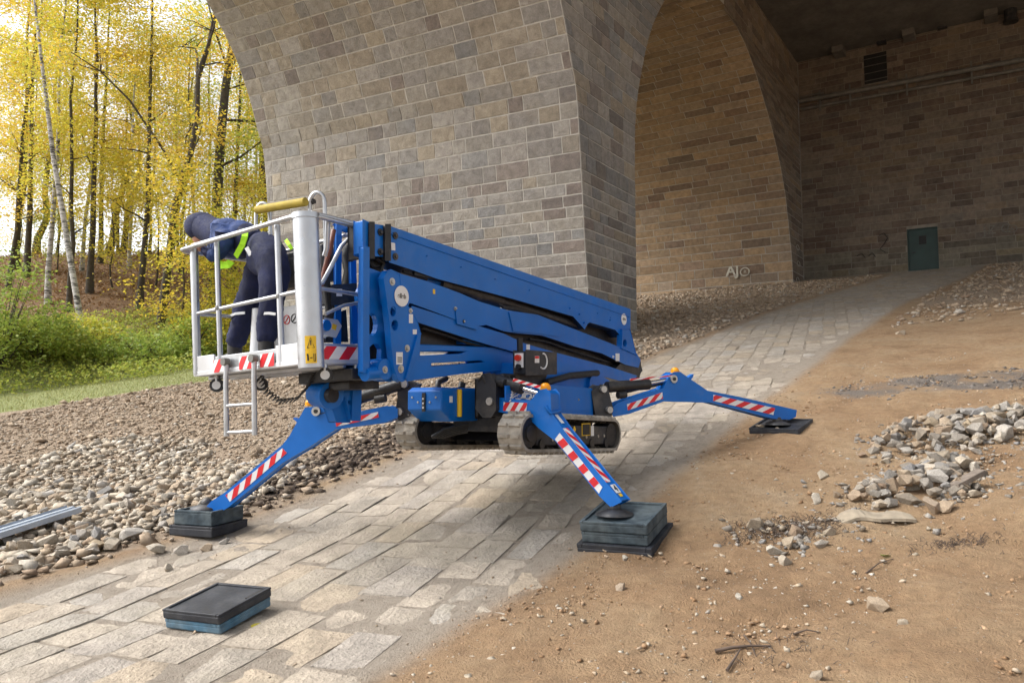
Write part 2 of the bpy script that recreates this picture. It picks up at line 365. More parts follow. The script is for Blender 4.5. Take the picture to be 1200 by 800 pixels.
def fast_mesh(name, verts, faces, mats, parent=None, attrs=None, smooth=False):
    """verts (n,3), faces (m,k) numpy arrays with a constant number of corners"""
    me = bpy.data.meshes.new(name); n = len(verts); m, k = faces.shape
    me.vertices.add(n); me.vertices.foreach_set('co', np.ascontiguousarray(verts, np.float32).ravel())
    me.loops.add(m*k); me.loops.foreach_set('vertex_index', np.ascontiguousarray(faces, np.int32).ravel())
    me.polygons.add(m); me.polygons.foreach_set('loop_start', np.arange(0, m*k, k, dtype=np.int32))
    if smooth: me.polygons.foreach_set('use_smooth', np.ones(m, bool))
    for mm in (mats if isinstance(mats, (list, tuple)) else [mats]): me.materials.append(MT[mm])
    me.update(calc_edges=True)
    for an, arr in (attrs or {}).items():
        a = me.attributes.new(an, 'FLOAT_COLOR', 'POINT'); b = np.ones((n, 4), np.float32); b[:, :arr.shape[1]] = arr; a.data.foreach_set('color', b.ravel())
    o = bpy.data.objects.new(name, me); COL.objects.link(o)
    if parent: o.parent = parent
    return o
def text_mesh(txt, origin, xdir, ydir, size, depth=.002, font_shear=0, bold=0):
    cu = bpy.data.curves.new('lettering', 'FONT'); cu.body = txt; cu.size = size; cu.extrude = depth; cu.align_x = 'CENTER'; cu.align_y = 'CENTER'; cu.shear = font_shear; cu.offset = bold
    o = bpy.data.objects.new('lettering', cu); COL.objects.link(o)
    dg = bpy.context.evaluated_depsgraph_get(); me = bpy.data.meshes.new_from_object(o.evaluated_get(dg))
    bpy.data.objects.remove(o); bpy.data.curves.remove(cu)
    x = Vector(xdir).normalized(); y = Vector(ydir).normalized(); z = x.cross(y)
    vs = [Vector(origin)+x*v.co.x+y*v.co.y+z*v.co.z for v in me.vertices]; fs = [tuple(p.vertices) for p in me.polygons]
    bpy.data.meshes.remove(me); return vs, fs

# ------------------------------------------------------------------ rocks
def rock_variant(seed, flat=.75):
    r = random.Random(seed); bm = bmesh.new()
    for _ in range(9):
        v = Vector((r.gauss(0, 1), r.gauss(0, 1), r.gauss(0, 1))).normalized()
        k = r.uniform(.72, 1.25); bm.verts.new((v.x*k*1.1, v.y*k*.85, v.z*k*flat))
    h = bmesh.ops.convex_hull(bm, input=bm.verts)
    bmesh.ops.delete(bm, geom=[e for e in h['geom_interior'] if isinstance(e, bmesh.types.BMVert)], context='VERTS')
    bmesh.ops.triangulate(bm, faces=bm.faces); bm.verts.index_update()
    v = np.array([tuple(x.co) for x in bm.verts]); f = np.array([[q.index for q in p.verts] for p in bm.faces]); bm.free()
    return v*.5, f
ROCKS = [rock_variant(k) for k in range(14)]
def rock_mesh_nice(seed, mat, flat=.75):
    """larger single stone: hull with bevelled, chipped edges"""
    r = random.Random(seed); bm = bmesh.new()
    for _ in range(12):
        v = Vector((r.gauss(0, 1), r.gauss(0, 1), r.gauss(0, 1))).normalized()
        k = r.uniform(.75, 1.2)*.5; bm.verts.new((v.x*k*1.08, v.y*k*.85, v.z*k*flat))
    h = bmesh.ops.convex_hull(bm, input=bm.verts)
    bmesh.ops.delete(bm, geom=[e for e in h['geom_interior'] if isinstance(e, bmesh.types.BMVert)], context='VERTS')
    bmesh.ops.dissolve_limit(bm, angle_limit=.2, verts=bm.verts, edges=bm.edges)
    bmesh.ops.bevel(bm, geom=bm.edges[:], offset=.016, segments=1, affect='EDGES', profile=.6)
    bmesh.ops.triangulate(bm, faces=bm.faces)
    me = bpy.data.meshes.new('stone'); bm.to_mesh(me); bm.free(); me.materials.append(MT[mat]); return me
NICE = {m: [rock_mesh_nice(100+k, m) for k in range(9)] for m in ('rockgrey', 'rockpale', 'rocktan')}
def rock_field(name, pts, sizes, mat, label=None, sink=.25, flat=(.6, 1)):
    """many stones as one mesh: pts (n,2)"""
    V = []; F = []; off = 0
    zz = gz(pts[:, 0], pts[:, 1])
    var = RNG.integers(0, len(ROCKS), len(pts))
    for k, (v, f) in enumerate(ROCKS):
        idx = np.where(var == k)[0]
        if not len(idx): continue
        s = sizes[idx]; th = RNG.uniform(0, 6.28, len(idx)); tx = RNG.normal(0, .35, len(idx)); fl = RNG.uniform(*flat, len(idx))
        P = v[None]*s[:, None, None]; P[:, :, 2] *= fl[:, None]
        y = P[:, :, 1]*np.cos(tx)[:, None]-P[:, :, 2]*np.sin(tx)[:, None]; z = P[:, :, 1]*np.sin(tx)[:, None]+P[:, :, 2]*np.cos(tx)[:, None]
        x = P[:, :, 0]*np.cos(th)[:, None]-y*np.sin(th)[:, None]; y2 = P[:, :, 0]*np.sin(th)[:, None]+y*np.cos(th)[:, None]
        x += pts[idx, 0][:, None]; y2 += pts[idx, 1][:, None]; z += (zz[idx]+s*(.5-sink)*fl*.75)[:, None]
        V.append(np.stack([x, y2, z], -1).reshape(-1, 3))
        F.append((f[None]+(np.arange(len(idx))*len(v))[:, None, None]+off).reshape(-1, 3)); off += len(idx)*len(v)
    o = fast_mesh(name, np.concatenate(V), np.concatenate(F), mat)
    return tag(o, label, None, None, 'stuff')

# ================================================================== SETTING: ground, path, gravel
def axis_lines(lo, f0, f1, hi, step, grow=1.10):
    xs = list(np.arange(f0, f1+1e-6, step)); d = step
    while xs[-1] < hi: d = min(d*grow, 60); xs.append(xs[-1]+d)
    d = step
    while xs[0] > lo: d = min(d*grow, 60); xs.insert(0, xs[0]-d)
    return np.array(xs)
GA = axis_lines(-300, .5, 17, 900, .085); GB = axis_lines(-500, -4.5, 16, 600, .085)
A2, B2 = np.meshgrid(GA, GB, indexing='ij'); GZ = gz(A2, B2)
# ruts and trodden lumps in the sand
tr = (1-sstep(B2, path_right(A2)-.6, path_right(A2)))*np.exp(-np.clip(np.hypot(A2, B2)-14, 0, None)/5)
GZ = GZ + tr*(.035*np.clip(fbm(A2*2.4, B2*3.4, 24), -.2, .6) + .028*fbm(A2*6, B2*6, 21) + .02*np.abs(fbm(A2*13, B2*13, 22)) + .03*np.clip(fbm(A2*1.7, B2*2.3, 23), 0, 1))
def grass_line(a): a = np.asarray(a, float); return np.maximum(22.5 - .55*(a-9.26), 18.3) + 6*sstep(a, 17, 21) + .8*fbm(a*.4, 0*a, 8)
NZ = fbm(A2*.9, B2*.9, 31)
z_grass = sstep(B2, grass_line(A2)-.5, grass_line(A2)+.5)*(1-sstep(B2, 30, 36))
z_stone = sstep(B2, path_left(A2)+.05+.2*NZ, path_left(A2)+.45+.3*NZ)
far_r = sstep(A2, 21, 26)*(1-sstep(B2, path_right(A2)-.9+NZ*.6, path_right(A2)-.1))*(1-sstep(A2-(B2*-.9), 34, 36)*0)
z_stone = np.maximum(z_stone, far_r*.8)
z_bed = sstep(B2, path_right(A2)-.2, path_right(A2)+.1)*(1-sstep(B2, path_left(A2)-.1, path_left(A2)+.3))
z_lit = sstep(B2+NZ*2.5, 33, 37)
soil = 1.15*np.exp(-((A2-6.6)/2.0)**2-((B2-7.25-.03*A2)/.38)**2) + .8*np.exp(-((A2-10.5)/3)**2-((B2-8.2)/.8)**2)
# dark moist crumbs below the cut bank, darker patches in the sand
soil = soil + .3*sstep(fbm(A2*.55, B2*.55, 33), .3, .55)*(1-sstep(B2, 1.5, 2.6))*(1-sstep(A2, 12, 16))
grit = .85*np.exp(-(((A2-12.8+.48*B2)/.85)**2+((B2-.2)/2.9)**2)**2) + .22*np.exp(-(((A2-5.0)/.9)**2+((B2-1.35)/.6)**2)**2)
grit = grit*np.clip(.85+.9*fbm(A2*1.6, B2*1.6, 34), 0, 1.15)
V = np.stack([A2, B2, GZ], -1).reshape(-1, 3); na, nb_ = len(GA), len(GB)
I = (np.arange(na-1)[:, None]*nb_+np.arange(nb_-1)[None]).ravel()
F = np.stack([I, I+nb_, I+nb_+1, I+1], -1)
gr = fast_mesh('ground', V, F, 'ground', attrs={'zone': np.stack([z_grass, z_stone, z_bed], -1).reshape(-1, 3), 'zone2': np.stack([z_lit, soil, grit], -1).reshape(-1, 3)}, smooth=True)
tag(gr, kind='structure')

def proj(p):
    d = Vector(p)-EYE; w = d.dot(FW)
    return (600+FPX*d.dot(RT)/w, 400-FPX*d.dot(UP)/w, w) if w > .1 else (9e9, 9e9, w)
def px_area(pts):
    q = [proj(p) for p in pts]
    if any(x[2] < .3 for x in q): return 0
    cx = sum(x[0] for x in q)/len(q); cy_ = sum(x[1] for x in q)/len(q)
    if not (-25 < cx < 1225 and -25 < cy_ < 825): return 0
    return abs(sum(q[i][0]*q[(i+1) % len(q)][1]-q[(i+1) % len(q)][0]*q[i][1] for i in range(len(q))))/2
def block(c, n, joint, proud, rough, seed, nu=4, nv=3):
    """one dressed stone: corners c (00,10,11,01) on the wall surface, worked face standing proud along n"""
    r = random.Random(seed); c = [Vector(x) for x in c]; n = Vector(n)
    lu = ((c[1]-c[0]).length+(c[2]-c[3]).length)/2; lv = ((c[3]-c[0]).length+(c[2]-c[1]).length)/2
    ju = min(joint/max(lu, .01), .3)/2; jv = min(joint/max(lv, .01), .3)/2
    def P(u, v): return (c[0]*(1-u)+c[1]*u)*(1-v)+(c[3]*(1-u)+c[2]*u)*v
    vs = []; fs = []
    for i in range(nu):
        for j in range(nv):
            u = i/(nu-1); v = j/(nv-1); edge = i in (0, nu-1) or j in (0, nv-1)
            uu = ju+u*(1-2*ju); vv = jv+v*(1-2*jv)
            if edge: uu = .5+(uu-.5)*(1-.35*joint/max(lu, .05)); vv = .5+(vv-.5)*(1-.35*joint/max(lv, .05))
            p = P(uu, vv)+n*((proud*(.75 if edge else 1))+r.uniform(-1, 1)*rough*(.4 if edge else 1))
            if edge: p += (c[1]-c[0]).normalized()*r.uniform(-1, 1)*joint*.18+(c[3]-c[0]).normalized()*r.uniform(-1, 1)*joint*.18
            vs.append(p)
    for i in range(nu-1):
        for j in range(nv-1): a = i*nv+j; fs.append((a, a+nv, a+nv+1, a+1))
    ring = [(i, 0) for i in range(nu)]+[(nu-1, j) for j in range(1, nv)]+[(i, nv-1) for i in range(nu-2, -1, -1)]+[(0, j) for j in range(nv-2, 0, -1)]
    k0 = len(vs)
    for i, j in ring:
        u = ju+i/(nu-1)*(1-2*ju); v = jv+j/(nv-1)*(1-2*jv); vs.append(P(u, v)-n*.01)
    for q in range(len(ring)):
        a = ring[q][0]*nv+ring[q][1]; q2 = (q+1) % len(ring); b = ring[q2][0]*nv+ring[q2][1]
        fs.append((b, a, k0+q, k0+q2))
    nn = (vs[1]-vs[0]).cross(vs[nv]-vs[0])
    if nn.dot(n) > 0: fs = [f[::-1] for f in fs]
    return vs, fs
def lay(parent, name, stuffname, items, mat, limit=300):
    """the largest stones in view become parts of their own, the rest one joined part"""
    items = sorted(items, key=lambda t: -t[3]); base = parent_base(parent)
    for vs, fs, col, ar in items[:limit]:
        me = bpy.data.meshes.new(name); me.from_pydata([tuple(v-base) for v in vs], [], fs); me.materials.append(MT[mat]); set_col(me, col); me.update()
        o = bpy.data.objects.new(name, me); COL.objects.link(o); o.parent = parent
        if parent.type != 'EMPTY': pass
    rest = items[limit:]
    if rest:
        V = []; Fl = []; Cc = []
        for vs, fs, col, ar in rest:
            k = len(V); V += [tuple(v-base) for v in vs]; Fl += [tuple(i+k for i in f) for f in fs]; Cc += [col]*len(vs)
        me = bpy.data.meshes.new(stuffname); me.from_pydata(V, [], Fl); me.materials.append(MT[mat]); set_col(me, np.array(Cc)); me.update()
        o = bpy.data.objects.new(stuffname, me); COL.objects.link(o); o.parent = parent; o['kind'] = 'stuff'

# ---- paved path of natural stone slabs, laid at a slight angle to its edges
path = bpy.data.objects.new('path', None); COL.objects.link(path); path['kind'] = 'structure'; path.location = (4, 5, .3)
rs = random.Random(5); items = []
ang = math.radians(11); tdir = Vector((math.cos(ang), math.sin(ang), 0)); ldir = Vector((-math.sin(ang), math.cos(ang), 0))
SLC = [(.35, .30, .24), (.36, .305, .24), (.33, .29, .245), (.37, .315, .25), (.35, .285, .21), (.31, .27, .22), (.34, .305, .26)]
v = -12.0
while v < 9:
    w = rs.uniform(.29, .39); u = -1.5+rs.uniform(0, .8)
    while u < 46:
        L = rs.uniform(.34, .74)*(1 if u < 16 else 1.15)
        c = tdir*(u+L/2)+ldir*(v+w/2)
        if path_right(c.x)-.55 < c.y < path_left(c.x)+.02-.2*rs.random() and c.x > -1:
            j = .033; cs = []
            for du, dv in ((0, 0), (L, 0), (L, w), (0, w)):
                p = tdir*(u+du)+ldir*(v+dv)
                cs.append(Vector((p.x+rs.uniform(-j, j), p.y+rs.uniform(-j, j), 0)))
            dz = rs.gauss(0, .004)+.0065; tx, ty = rs.gauss(0, .008), rs.gauss(0, .008)
            for p in cs: p.z = float(np.interp(p.x, _xs, _ys2))+dz+(p.x-c.x)*tx+(p.y-c.y)*ty-.012
            col = np.array(rs.choice(SLC))*rs.uniform(.94, 1.04)
            vs, fs = block(cs, (0, 0, 1), .018, .016, .0045, rs.random(), 6, 4)
            items.append((vs, fs, col, px_area(cs)))
        u += L
    v += w
lay(path, 'paving_slab', 'distant_paving_slabs', items, 'slab')

# ---- crushed stone beds
def scatter(n, a0, a1, b0, b1, keep):
    p = np.stack([RNG.uniform(a0, a1, n), RNG.uniform(b0, b1, n)], -1); return p[keep(p[:, 0], p[:, 1])]
p = scatter(46000, 1, 18, 6.6, 21, lambda a, b: (b > path_left(a)+.1+.45*RNG.random(len(a))) & (b < grass_line(a)+.2) & (RNG.random(len(a)) > .95*np.exp(-((a-6.9)/2.0)**2-((b-7.4)/.5)**2)))
dn = np.hypot(p[:, 0], p[:, 1])
big = np.clip(1.2-(dn-6)/10, .62, 1.12)
sz = big*RNG.lognormal(-2.6, .5, len(p))
rock_field('gravel_bed', p, np.clip(sz, .03, .24), 'rocktan', 'tan crushed stone covering the slope left of the paved path', .16, (.4, .85))
p = scatter(7000, 0, 8, 7, 14, lambda a, b: (b > path_left(a)+.5) & (fbm(a*.35, b*.35, 41)+.35-.12*(a-3)+.12*(b-8) > 0))
rock_field('pale_gravel', p, np.clip(RNG.lognormal(-2.4, .38, len(p)), .05, .24), 'rockpale', 'pale coarse crushed stone at the lower left edge of the path', .15)
p = scatter(9000, 4.4, 13.5, 6.8, 9.3, lambda a, b: (np.exp(-((a-7.2)/2.2)**2-((b-7.45-.04*(a-7))/.42)**2) > RNG.random(len(a))))
rock_field('dark_soil_crumbs', p, np.clip(RNG.lognormal(-2.75, .45, len(p)), .02, .16), 'rockdark', 'dark earthy stones in the cut bank beside the path')
p = scatter(16000, 14, 41, 5, 21, lambda a, b: (b > path_left(a)+.25) & ((b < 9.8) | (a > 21.9)) & (RNG.random(len(a)) < .75))
rock_field('arch_gravel', p, np.clip(RNG.lognormal(-2.15, .35, len(p)), .05, .26), 'rocktan', 'crushed stone bed on the ground below the far arch')
p = scatter(9000, 17, 43, -14, 2.5, lambda a, b: (b < path_right(a)-.15) & (a+.9*b > 21.5+2*fbm(a*.3, b*.3, 44)) & (RNG.random(len(a)) < .8))
rock_field('verge_gravel', p, np.clip(RNG.lognormal(-2.2, .4, len(p)), .04, .3), 'rocktan', 'crushed stone to the right of the far end of the path')
p = scatter(16000, 8.5, 18, -6.5, 2.5, lambda a, b: np.exp(-(((a-12.8+.48*b)/.8)**2+((b-.2)/2.8)**2)**2) > RNG.random(len(a)))
rock_field('grit_strip', p, np.clip(RNG.lognormal(-3.15, .45, len(p)), .015, .10), 'gritstone', 'strip of fine grey grit across the brown sand', .3, (.4, .8))
p = scatter(5500, 2, 15, -6, 3.0, lambda a, b: (b < path_right(a)) & (RNG.random(len(a)) < .25+.75*(fbm(a*.8, b*.8, 47) > .1)))
rock_field('sand_pebbles', p, np.clip(RNG.lognormal(-3.9, .5, len(p)), .01, .06), 'rockpale', 'small pale pebbles strewn over the brown sand')

p = scatter(30000, 1.2, 13, -5, 3.1, lambda a, b: (b < path_right(a)-.02) & (RNG.random(len(a)) < .25+.9*sstep(fbm(a*1.1, b*1.1, 48), -.1, .4)))
q_ = scatter(900, 3.4, 6.6, .3, 2.4, lambda a, b: np.exp(-((a-5)/.9)**2-((b-1.35)/.6)**2) > RNG.random(len(a)))
rock_field('pale_chips', q_, np.clip(RNG.lognormal(-3.9, .5, len(q_)), .01, .06), 'rockpale', 'pale chips strewn over the sand near the twigs', .3)
rock_field('sand_clods', p, np.clip(RNG.lognormal(-4.1, .55, len(p)), .008, .055), 'clod', 'loose crumbs and clods of brown sand', .3)
p = scatter(6000, .5, 12, 2.4, 7.4, lambda a, b: (b > path_right(a)-.3) & (RNG.random(len(a)) < .12+.5*np.exp(-((b-path_right(a))/.5)**2)+.5*np.exp(-((b-path_left(a))/.4)**2)))
rock_field('path_grit', p, np.clip(RNG.lognormal(-4.4, .5, len(p)), .006, .035), 'rocktan', 'loose grit scattered on the paving', .0)

# ================================================================== BRIDGE
def catmull(pts, step):
    pts = [np.array(p, float) for p in pts]; out = []
    for i in range(len(pts)-1):
        p0, p1, p2, p3 = pts[max(i-1, 0)], pts[i], pts[i+1], pts[min(i+2, len(pts)-1)]
        for t in np.linspace(0, 1, 12, endpoint=False):
            out.append(.5*((2*p1)+(-p0+p2)*t+(2*p0-5*p1+4*p2-p3)*t*t+(-p0+3*p1-3*p2+p3)*t**3))
    out.append(pts[-1]); out = np.array(out)
    s = np.concatenate([[0], np.cumsum(np.hypot(*np.diff(out, axis=0).T))])
    return out, s
TOP = 20.75; B0, B1 = 9.9, 21.54; SKEW = -.1015
near, near_s = catmull([(18.78, 2.0), (18.62, 4.66), (18.45, 6.2), (18.25, 8.4), (18.02, 10.25), (17.75, 11.0), (17.32, 12.15), (16.6, 13.5), (15.3, 15), (13.4, 16.5), (11.3, 17.6), (9, 18.3), (7.4, 18.5)], .1)
farp, farp_s = catmull([(21.8, 2.0), (21.8, 5), (21.8, 9), (21.87, 10.5), (22.2, 11.85), (22.9, 13.5), (23.75, 14.85), (25.3, 16.5), (27.3, 17.6), (29.4, 18.3), (31, 18.5)], .1)
ajp, ajp_s = catmull([(41.5, 5), (41.5, 8), (41.25, 9.65), (40.3, 12.55), (38.75, 14.65), (36.95, 16.15), (34.8, 17.55), (33.3, 18.08), (31.0, 18.5)], .1)
def a_at(prof, z): return float(np.interp(z, prof[:, 1], prof[:, 0]))
def at_s(prof, ps, s): return float(np.interp(s, ps, prof[:, 0])), float(np.interp(s, ps, prof[:, 1]))
GREYS = [(.27, .25, .225), (.29, .265, .225), (.25, .235, .215), (.31, .285, .25), (.24, .22, .20), (.33, .30, .265)]
TANS = [(.31, .26, .19), (.33, .27, .185), (.29, .235, .165), (.28, .24, .185)]
PLUM = [(.15, .115, .10), (.17, .125, .105), (.12, .10, .092), (.19, .15, .13)]
BLUE = [(.20, .205, .205), (.17, .175, .18), (.225, .225, .22)]
def pick(r, wg, wt, wp, wb):
    k = r.choices((GREYS, TANS, PLUM, BLUE), (wg, wt, wp, wb))[0]; return (np.array(r.choice(k))*.70+np.array((.325, .305, .275))*.38)*r.uniform(.90, 1.12)
def arch_stones(prof, ps, smax, b0, b1, skew, rows, wid, palette, seed, proud=.012, smin=0, flip=1):
    r = random.Random(seed); s = smin; out = []; levels = []
    while s < smax:
        h = rows(r, at_s(prof, ps, s)[1]); a0, z0 = at_s(prof, ps, s); a1, z1 = at_s(prof, ps, s+h); levels.append((z0, z1))
        t = Vector((a1-a0, 0, z1-z0)).normalized(); n = Vector((-t.z, 0, t.x))*flip; b = b0; first = True
        while b < b1-.05:
            w = wid(r); 
            if first: w *= r.choice((.55, 1.05)); first = False
            e = min(b+w, b1); e = b1 if b1-e < .25 else e
            sh = lambda q: skew*(q-B0)
            c = [Vector((a0+sh(b), b, z0)), Vector((a0+sh(e), e, z0)), Vector((a1+sh(e), e, z1)), Vector((a1+sh(b), b, z1))]
            vs, fs = block(c, n, .034, proud+r.uniform(0, .012), .007, r.random())
            out.append((vs, fs, palette(r, (z0+z1)/2, b), px_area(c))); b = e
        s += h
    return out, levels
def side_stones(levels, alo, ahi, bpl, wid, palette, seed, zmax):
    r = random.Random(seed); out = []
    for z0, z1 in levels:
        if z1 > zmax: break
        lo0, lo1, hi0, hi1 = alo(z0), alo(z1), ahi(z0), ahi(z1); f = 0.0; L = max(hi0-lo0, .1)
        cuts = [0.0]
        while cuts[-1] < 1: 
            cuts.append(cuts[-1]+wid(r)*(r.choice((.6, 1)) if len(cuts) == 1 else 1)/L)
        if len(cuts) > 2 and 1-cuts[-2] < .12: cuts.pop()
        cuts[-1] = 1.0
        for f0, f1 in zip(cuts[:-1], cuts[1:]):
            c = [Vector((lo0+(hi0-lo0)*f0, bpl, z0)), Vector((lo0+(hi0-lo0)*f1, bpl, z0)), Vector((lo1+(hi1-lo1)*f1, bpl, z1)), Vector((lo1+(hi1-lo1)*f0, bpl, z1))]
            vs, fs = block(c, (0, -1, 0), .034, .02+r.uniform(0, .012), .007, r.random())
            out.append((vs, fs, palette(r, (z0+z1)/2, 0), px_area(c)))
    return out
def rib_body(profile, skewed, b0, b1):
    mb = MB(); n = len(profile)
    f0 = [Vector((p[0], b0, p[1])) for p in profile]
    f1 = [Vector((p[0]+(SKEW*(b1-B0) if k else 0), b1, p[1])) for p, k in zip(profile, skewed)]
    for t in tessellate_polygon([f0]):
        a, b, c = [f0[i] for i in t]
        if (b-a).cross(c-a).y > 0: a, b = b, a
        mb.face((a, b, c))
        a, b, c = [f1[i] for i in t]
        if (b-a).cross(c-a).y < 0: a, b = b, a
        mb.face((a, b, c))
    ar = sum(profile[i][0]*profile[(i+1) % n][1]-profile[(i+1) % n][0]*profile[i][1] for i in range(n))
    for i in range(n):
        j = (i+1) % n; q = (f0[i], f0[j], f1[j], f1[i]); mb.face(q[::-1] if ar > 0 else q)
    return mb
pier = thing('bridge_pier', (20.2, 15, 2.5), 'massive grey sandstone bridge pier curving up into arches behind the blue lift', 'bridge pier', 'stone piers of the bridge')
prof = [tuple(p) for p in near[::2]]+[tuple(near[-1]), (7.4, TOP+.5), (31-.002, TOP+.5)]+[tuple(p) for p in farp[::-2]]
sk = [True]*len(near[::2])+[True]+[False]*(2+len(farp[::-2]))
rib_body(prof, sk, B0, B1).build('masonry_core', 'mortar', pier)
def palF(r, z, b): return pick(r, 5, 1.0, 2.6, 1.2) if z < 8.2 else (pick(r, 5, 1.6, .9, 1.0) if z < 10.5 else pick(r, 4, 3.2, .8, .25)*.98)
stF, levF = arch_stones(near, near_s, 15.0, B0, B1, SKEW, lambda r, z: r.uniform(.29, .37) if z < 8.1 else r.uniform(.40, .50), lambda r: r.choice((r.uniform(.42, .7), r.uniform(.65, 1.15))), palF, 3, smin=1.2)
stR = side_stones(levF, lambda z: a_at(near[::1], z), lambda z: a_at(farp, z), B0, lambda r: r.uniform(.5, .95), lambda r, z, b: pick(r, 5, .8, 1.3, 1.6)*.92, 4, 17.5)
def palA(r, z, b): return np.array(pick(r, 1.4, 5.0, 1.1, 0))*np.array((1.17, .98, .80))*r.uniform(.84, 1.08)
stU, _ = arch_stones(farp, farp_s, farp_s[-1]-.1, B0, 19.0, 0, lambda r, z: r.uniform(.36, .47), lambda r: r.uniform(.8, 1.7), palA, 5, smin=12.5, flip=-1)
lay(pier, 'ashlar_stone', 'small_facing_stones', stF+stR+stU, 'stone')

pier2 = thing('bridge_pier', (42.6, 15, 8), 'tan sandstone arch wall with white AJ graffiti seen beyond the nearer pier', 'bridge pier', 'stone piers of the bridge')
prof = [tuple(p) for p in ajp]
prof = prof+[(31.0, TOP+.5), (43.79, TOP+.5), (43.79, 5)]
rib_body(prof, [False]*len(prof), B0, B1).build('masonry_core', 'mortar', pier2)
def palA(r, z, b): return np.array(pick(r, 1.4, 5.0, 1.1, 0))*np.array((1.17, .98, .80))*r.uniform(.84, 1.08)
stA, levA = arch_stones(ajp, ajp_s, ajp_s[-1]-.2, B0, 19.0, 0, lambda r, z: r.uniform(.44, .54) if z < 9.2 else r.uniform(.36, .47), lambda r: r.uniform(.8, 1.7), palA, 9, smin=1.6)
zz_ = [levA[-1][1]]
while zz_[-1] < TOP-.5: zz_.append(zz_[-1]+.42)
levA = levA+list(zip(zz_[:-1], zz_[1:]))+[(zz_[-1], TOP-.01)]
stS = side_stones(levA, lambda z: a_at(ajp, z) if z < 18.2 else 31.0, lambda z: 43.78, B0, lambda r: r.uniform(.6, 1.2), lambda r, z, b: pick(r, 3, 1.5, 3, .5)*np.array((.8, .71, .62)), 14, TOP)
lay(pier2, 'ashlar_stone', 'small_facing_stones', stA+stS, 'stone')
mb = MB()
o0 = on_a(853, 320, 41.42); 
vs, fs = text_mesh('AJ', on_a(858.5, 317.5, 41.40), (0, -1, 0), (0, 0, 1), .78, .03, bold=.014); mb.mesh(vs, fs)
c = on_a(873, 318.5, 41.40)
mb.tube([c+Vector((0, -math.cos(t)*.24, math.sin(t)*.22)) for t in np.linspace(0, 6.28, 17)], .034, 6)
vs, fs = text_mesh('R', c, (0, -1, 0), (0, 0, 1), .26, .004); mb.mesh(vs, fs)
mb.build('graffiti', 'chalk', pier2)
# pale repair marks on the narrow side face
mb = MB()
for px, py in ((935, 290), (936, 309), (935, 328)):
    q = on_b(px, py, B0-.04); mb.tube([q+Vector((.3*math.cos(t), 0, .14*math.sin(t))) for t in np.linspace(0, 6.28, 9)], .015, 5)
mb.build('chalk_mark', 'chalk', pier2)

# ---- abutment wall with door, louvre, pipes
AB = 43.8
wall = thing('abutment_wall', (AB+.6, 0, 8.3), 'dark reddish brown stone abutment wall with a green steel door', 'wall')
mb = MB()
dl, dr = on_a(1064.5, 315, AB), on_a(1100.5, 312, AB); dt = on_a(1082, 267, AB).z; db = min(dl.z, dr.z)-.25
lv = [on_a(1012, 66, AB), on_a(1040, 94, AB)]
def wall_quad(y0, y1, z0, z1): mb.box(AB, AB+1.2, min(y0, y1), max(y0, y1), z0, z1)
yL, yR = dl.y, dr.y
wall_quad(B0-.002, yL, 4, TOP+.5); wall_quad(yR, -16, 4, TOP+.5); wall_quad(yL, yR, dt, TOP+.5); wall_quad(yL, yR, 4, db)
mb.build('masonry_core', 'mortardark', wall)
r = random.Random(21); items = []; z = 6.2
while z < TOP-.05:
    h = r.uniform(.29, .38); z1 = min(z+h, TOP-.01); b = B0-.05; k = 0
    while b > -15.5:
        w = r.uniform(.55, 1.25); e = b-w
        segs = [(b, e)]
        if z1 > db and z < dt: # leave the doorway free
            segs = []
            if b > yL: segs.append((b, max(e, yL)))
            if e < yR: segs.append((min(b, yR), e))
        if z1 > lv[1].z and z < lv[0].z:
            new = []
            for p_, q_ in segs:
                if p_ > lv[0].y: new.append((p_, max(q_, lv[0].y)))
                if q_ < lv[1].y: new.append((min(p_, lv[1].y), q_))
            segs = new
        for p_, q_ in segs:
            if p_-q_ < .08: continue
            c = [Vector((AB, p_, z)), Vector((AB, q_, z)), Vector((AB, q_, z1)), Vector((AB, p_, z1))]
            vs, fs = block(c, (-1, 0, 0), .026, .018+r.uniform(0, .012), .007, r.random())
            col = pick(r, 3, .8, 2.4, .2)*np.array((.64, .56, .50))*(1 if z > 9.4 else (.9, 1.0, .98))  # stone colours darkened to carry the shade below the deck
            items.append((vs, fs, col, px_area(c)))
        b = e
    z = z1
lay(wall, 'ashlar_stone', 'small_facing_stones', items, 'stone')
mb = MB(); mb.box(AB+.06, AB+.12, yR+.05, yL-.05, db, dt-.05); d = mb.build('door', 'door', wall, .01)
mb = MB()
for q in ((AB-.02, AB+.14, yL-.05, yL), (AB-.02, AB+.14, yR, yR+.05)): mb.box(q[0], q[1], q[2], q[3], db, dt)
mb.box(AB-.018, AB+.138, yR+.05, yL-.05, dt-.05, dt); mb.build('door_frame', 'door', d, .006)
w0 = on_a(1081, 281, AB); mb = MB(); mb.box(AB+.04, AB+.062, w0.y-.17, w0.y+.17, w0.z-.22, w0.z+.22); mb.build('door_window', 'glassdark', d, .005)
mb = MB(); mb.box(AB+.02, AB+.062, yL-.35, yL-.2, dt-1.25, dt-1.2); mb.build('door_handle', 'steel', d, .005)
mb = MB(); mb.box(AB-.012, AB-.002, lv[1].y, lv[0].y, lv[1].z, lv[0].z); lo_ = mb.build('louvre_opening', 'glassdark', wall)
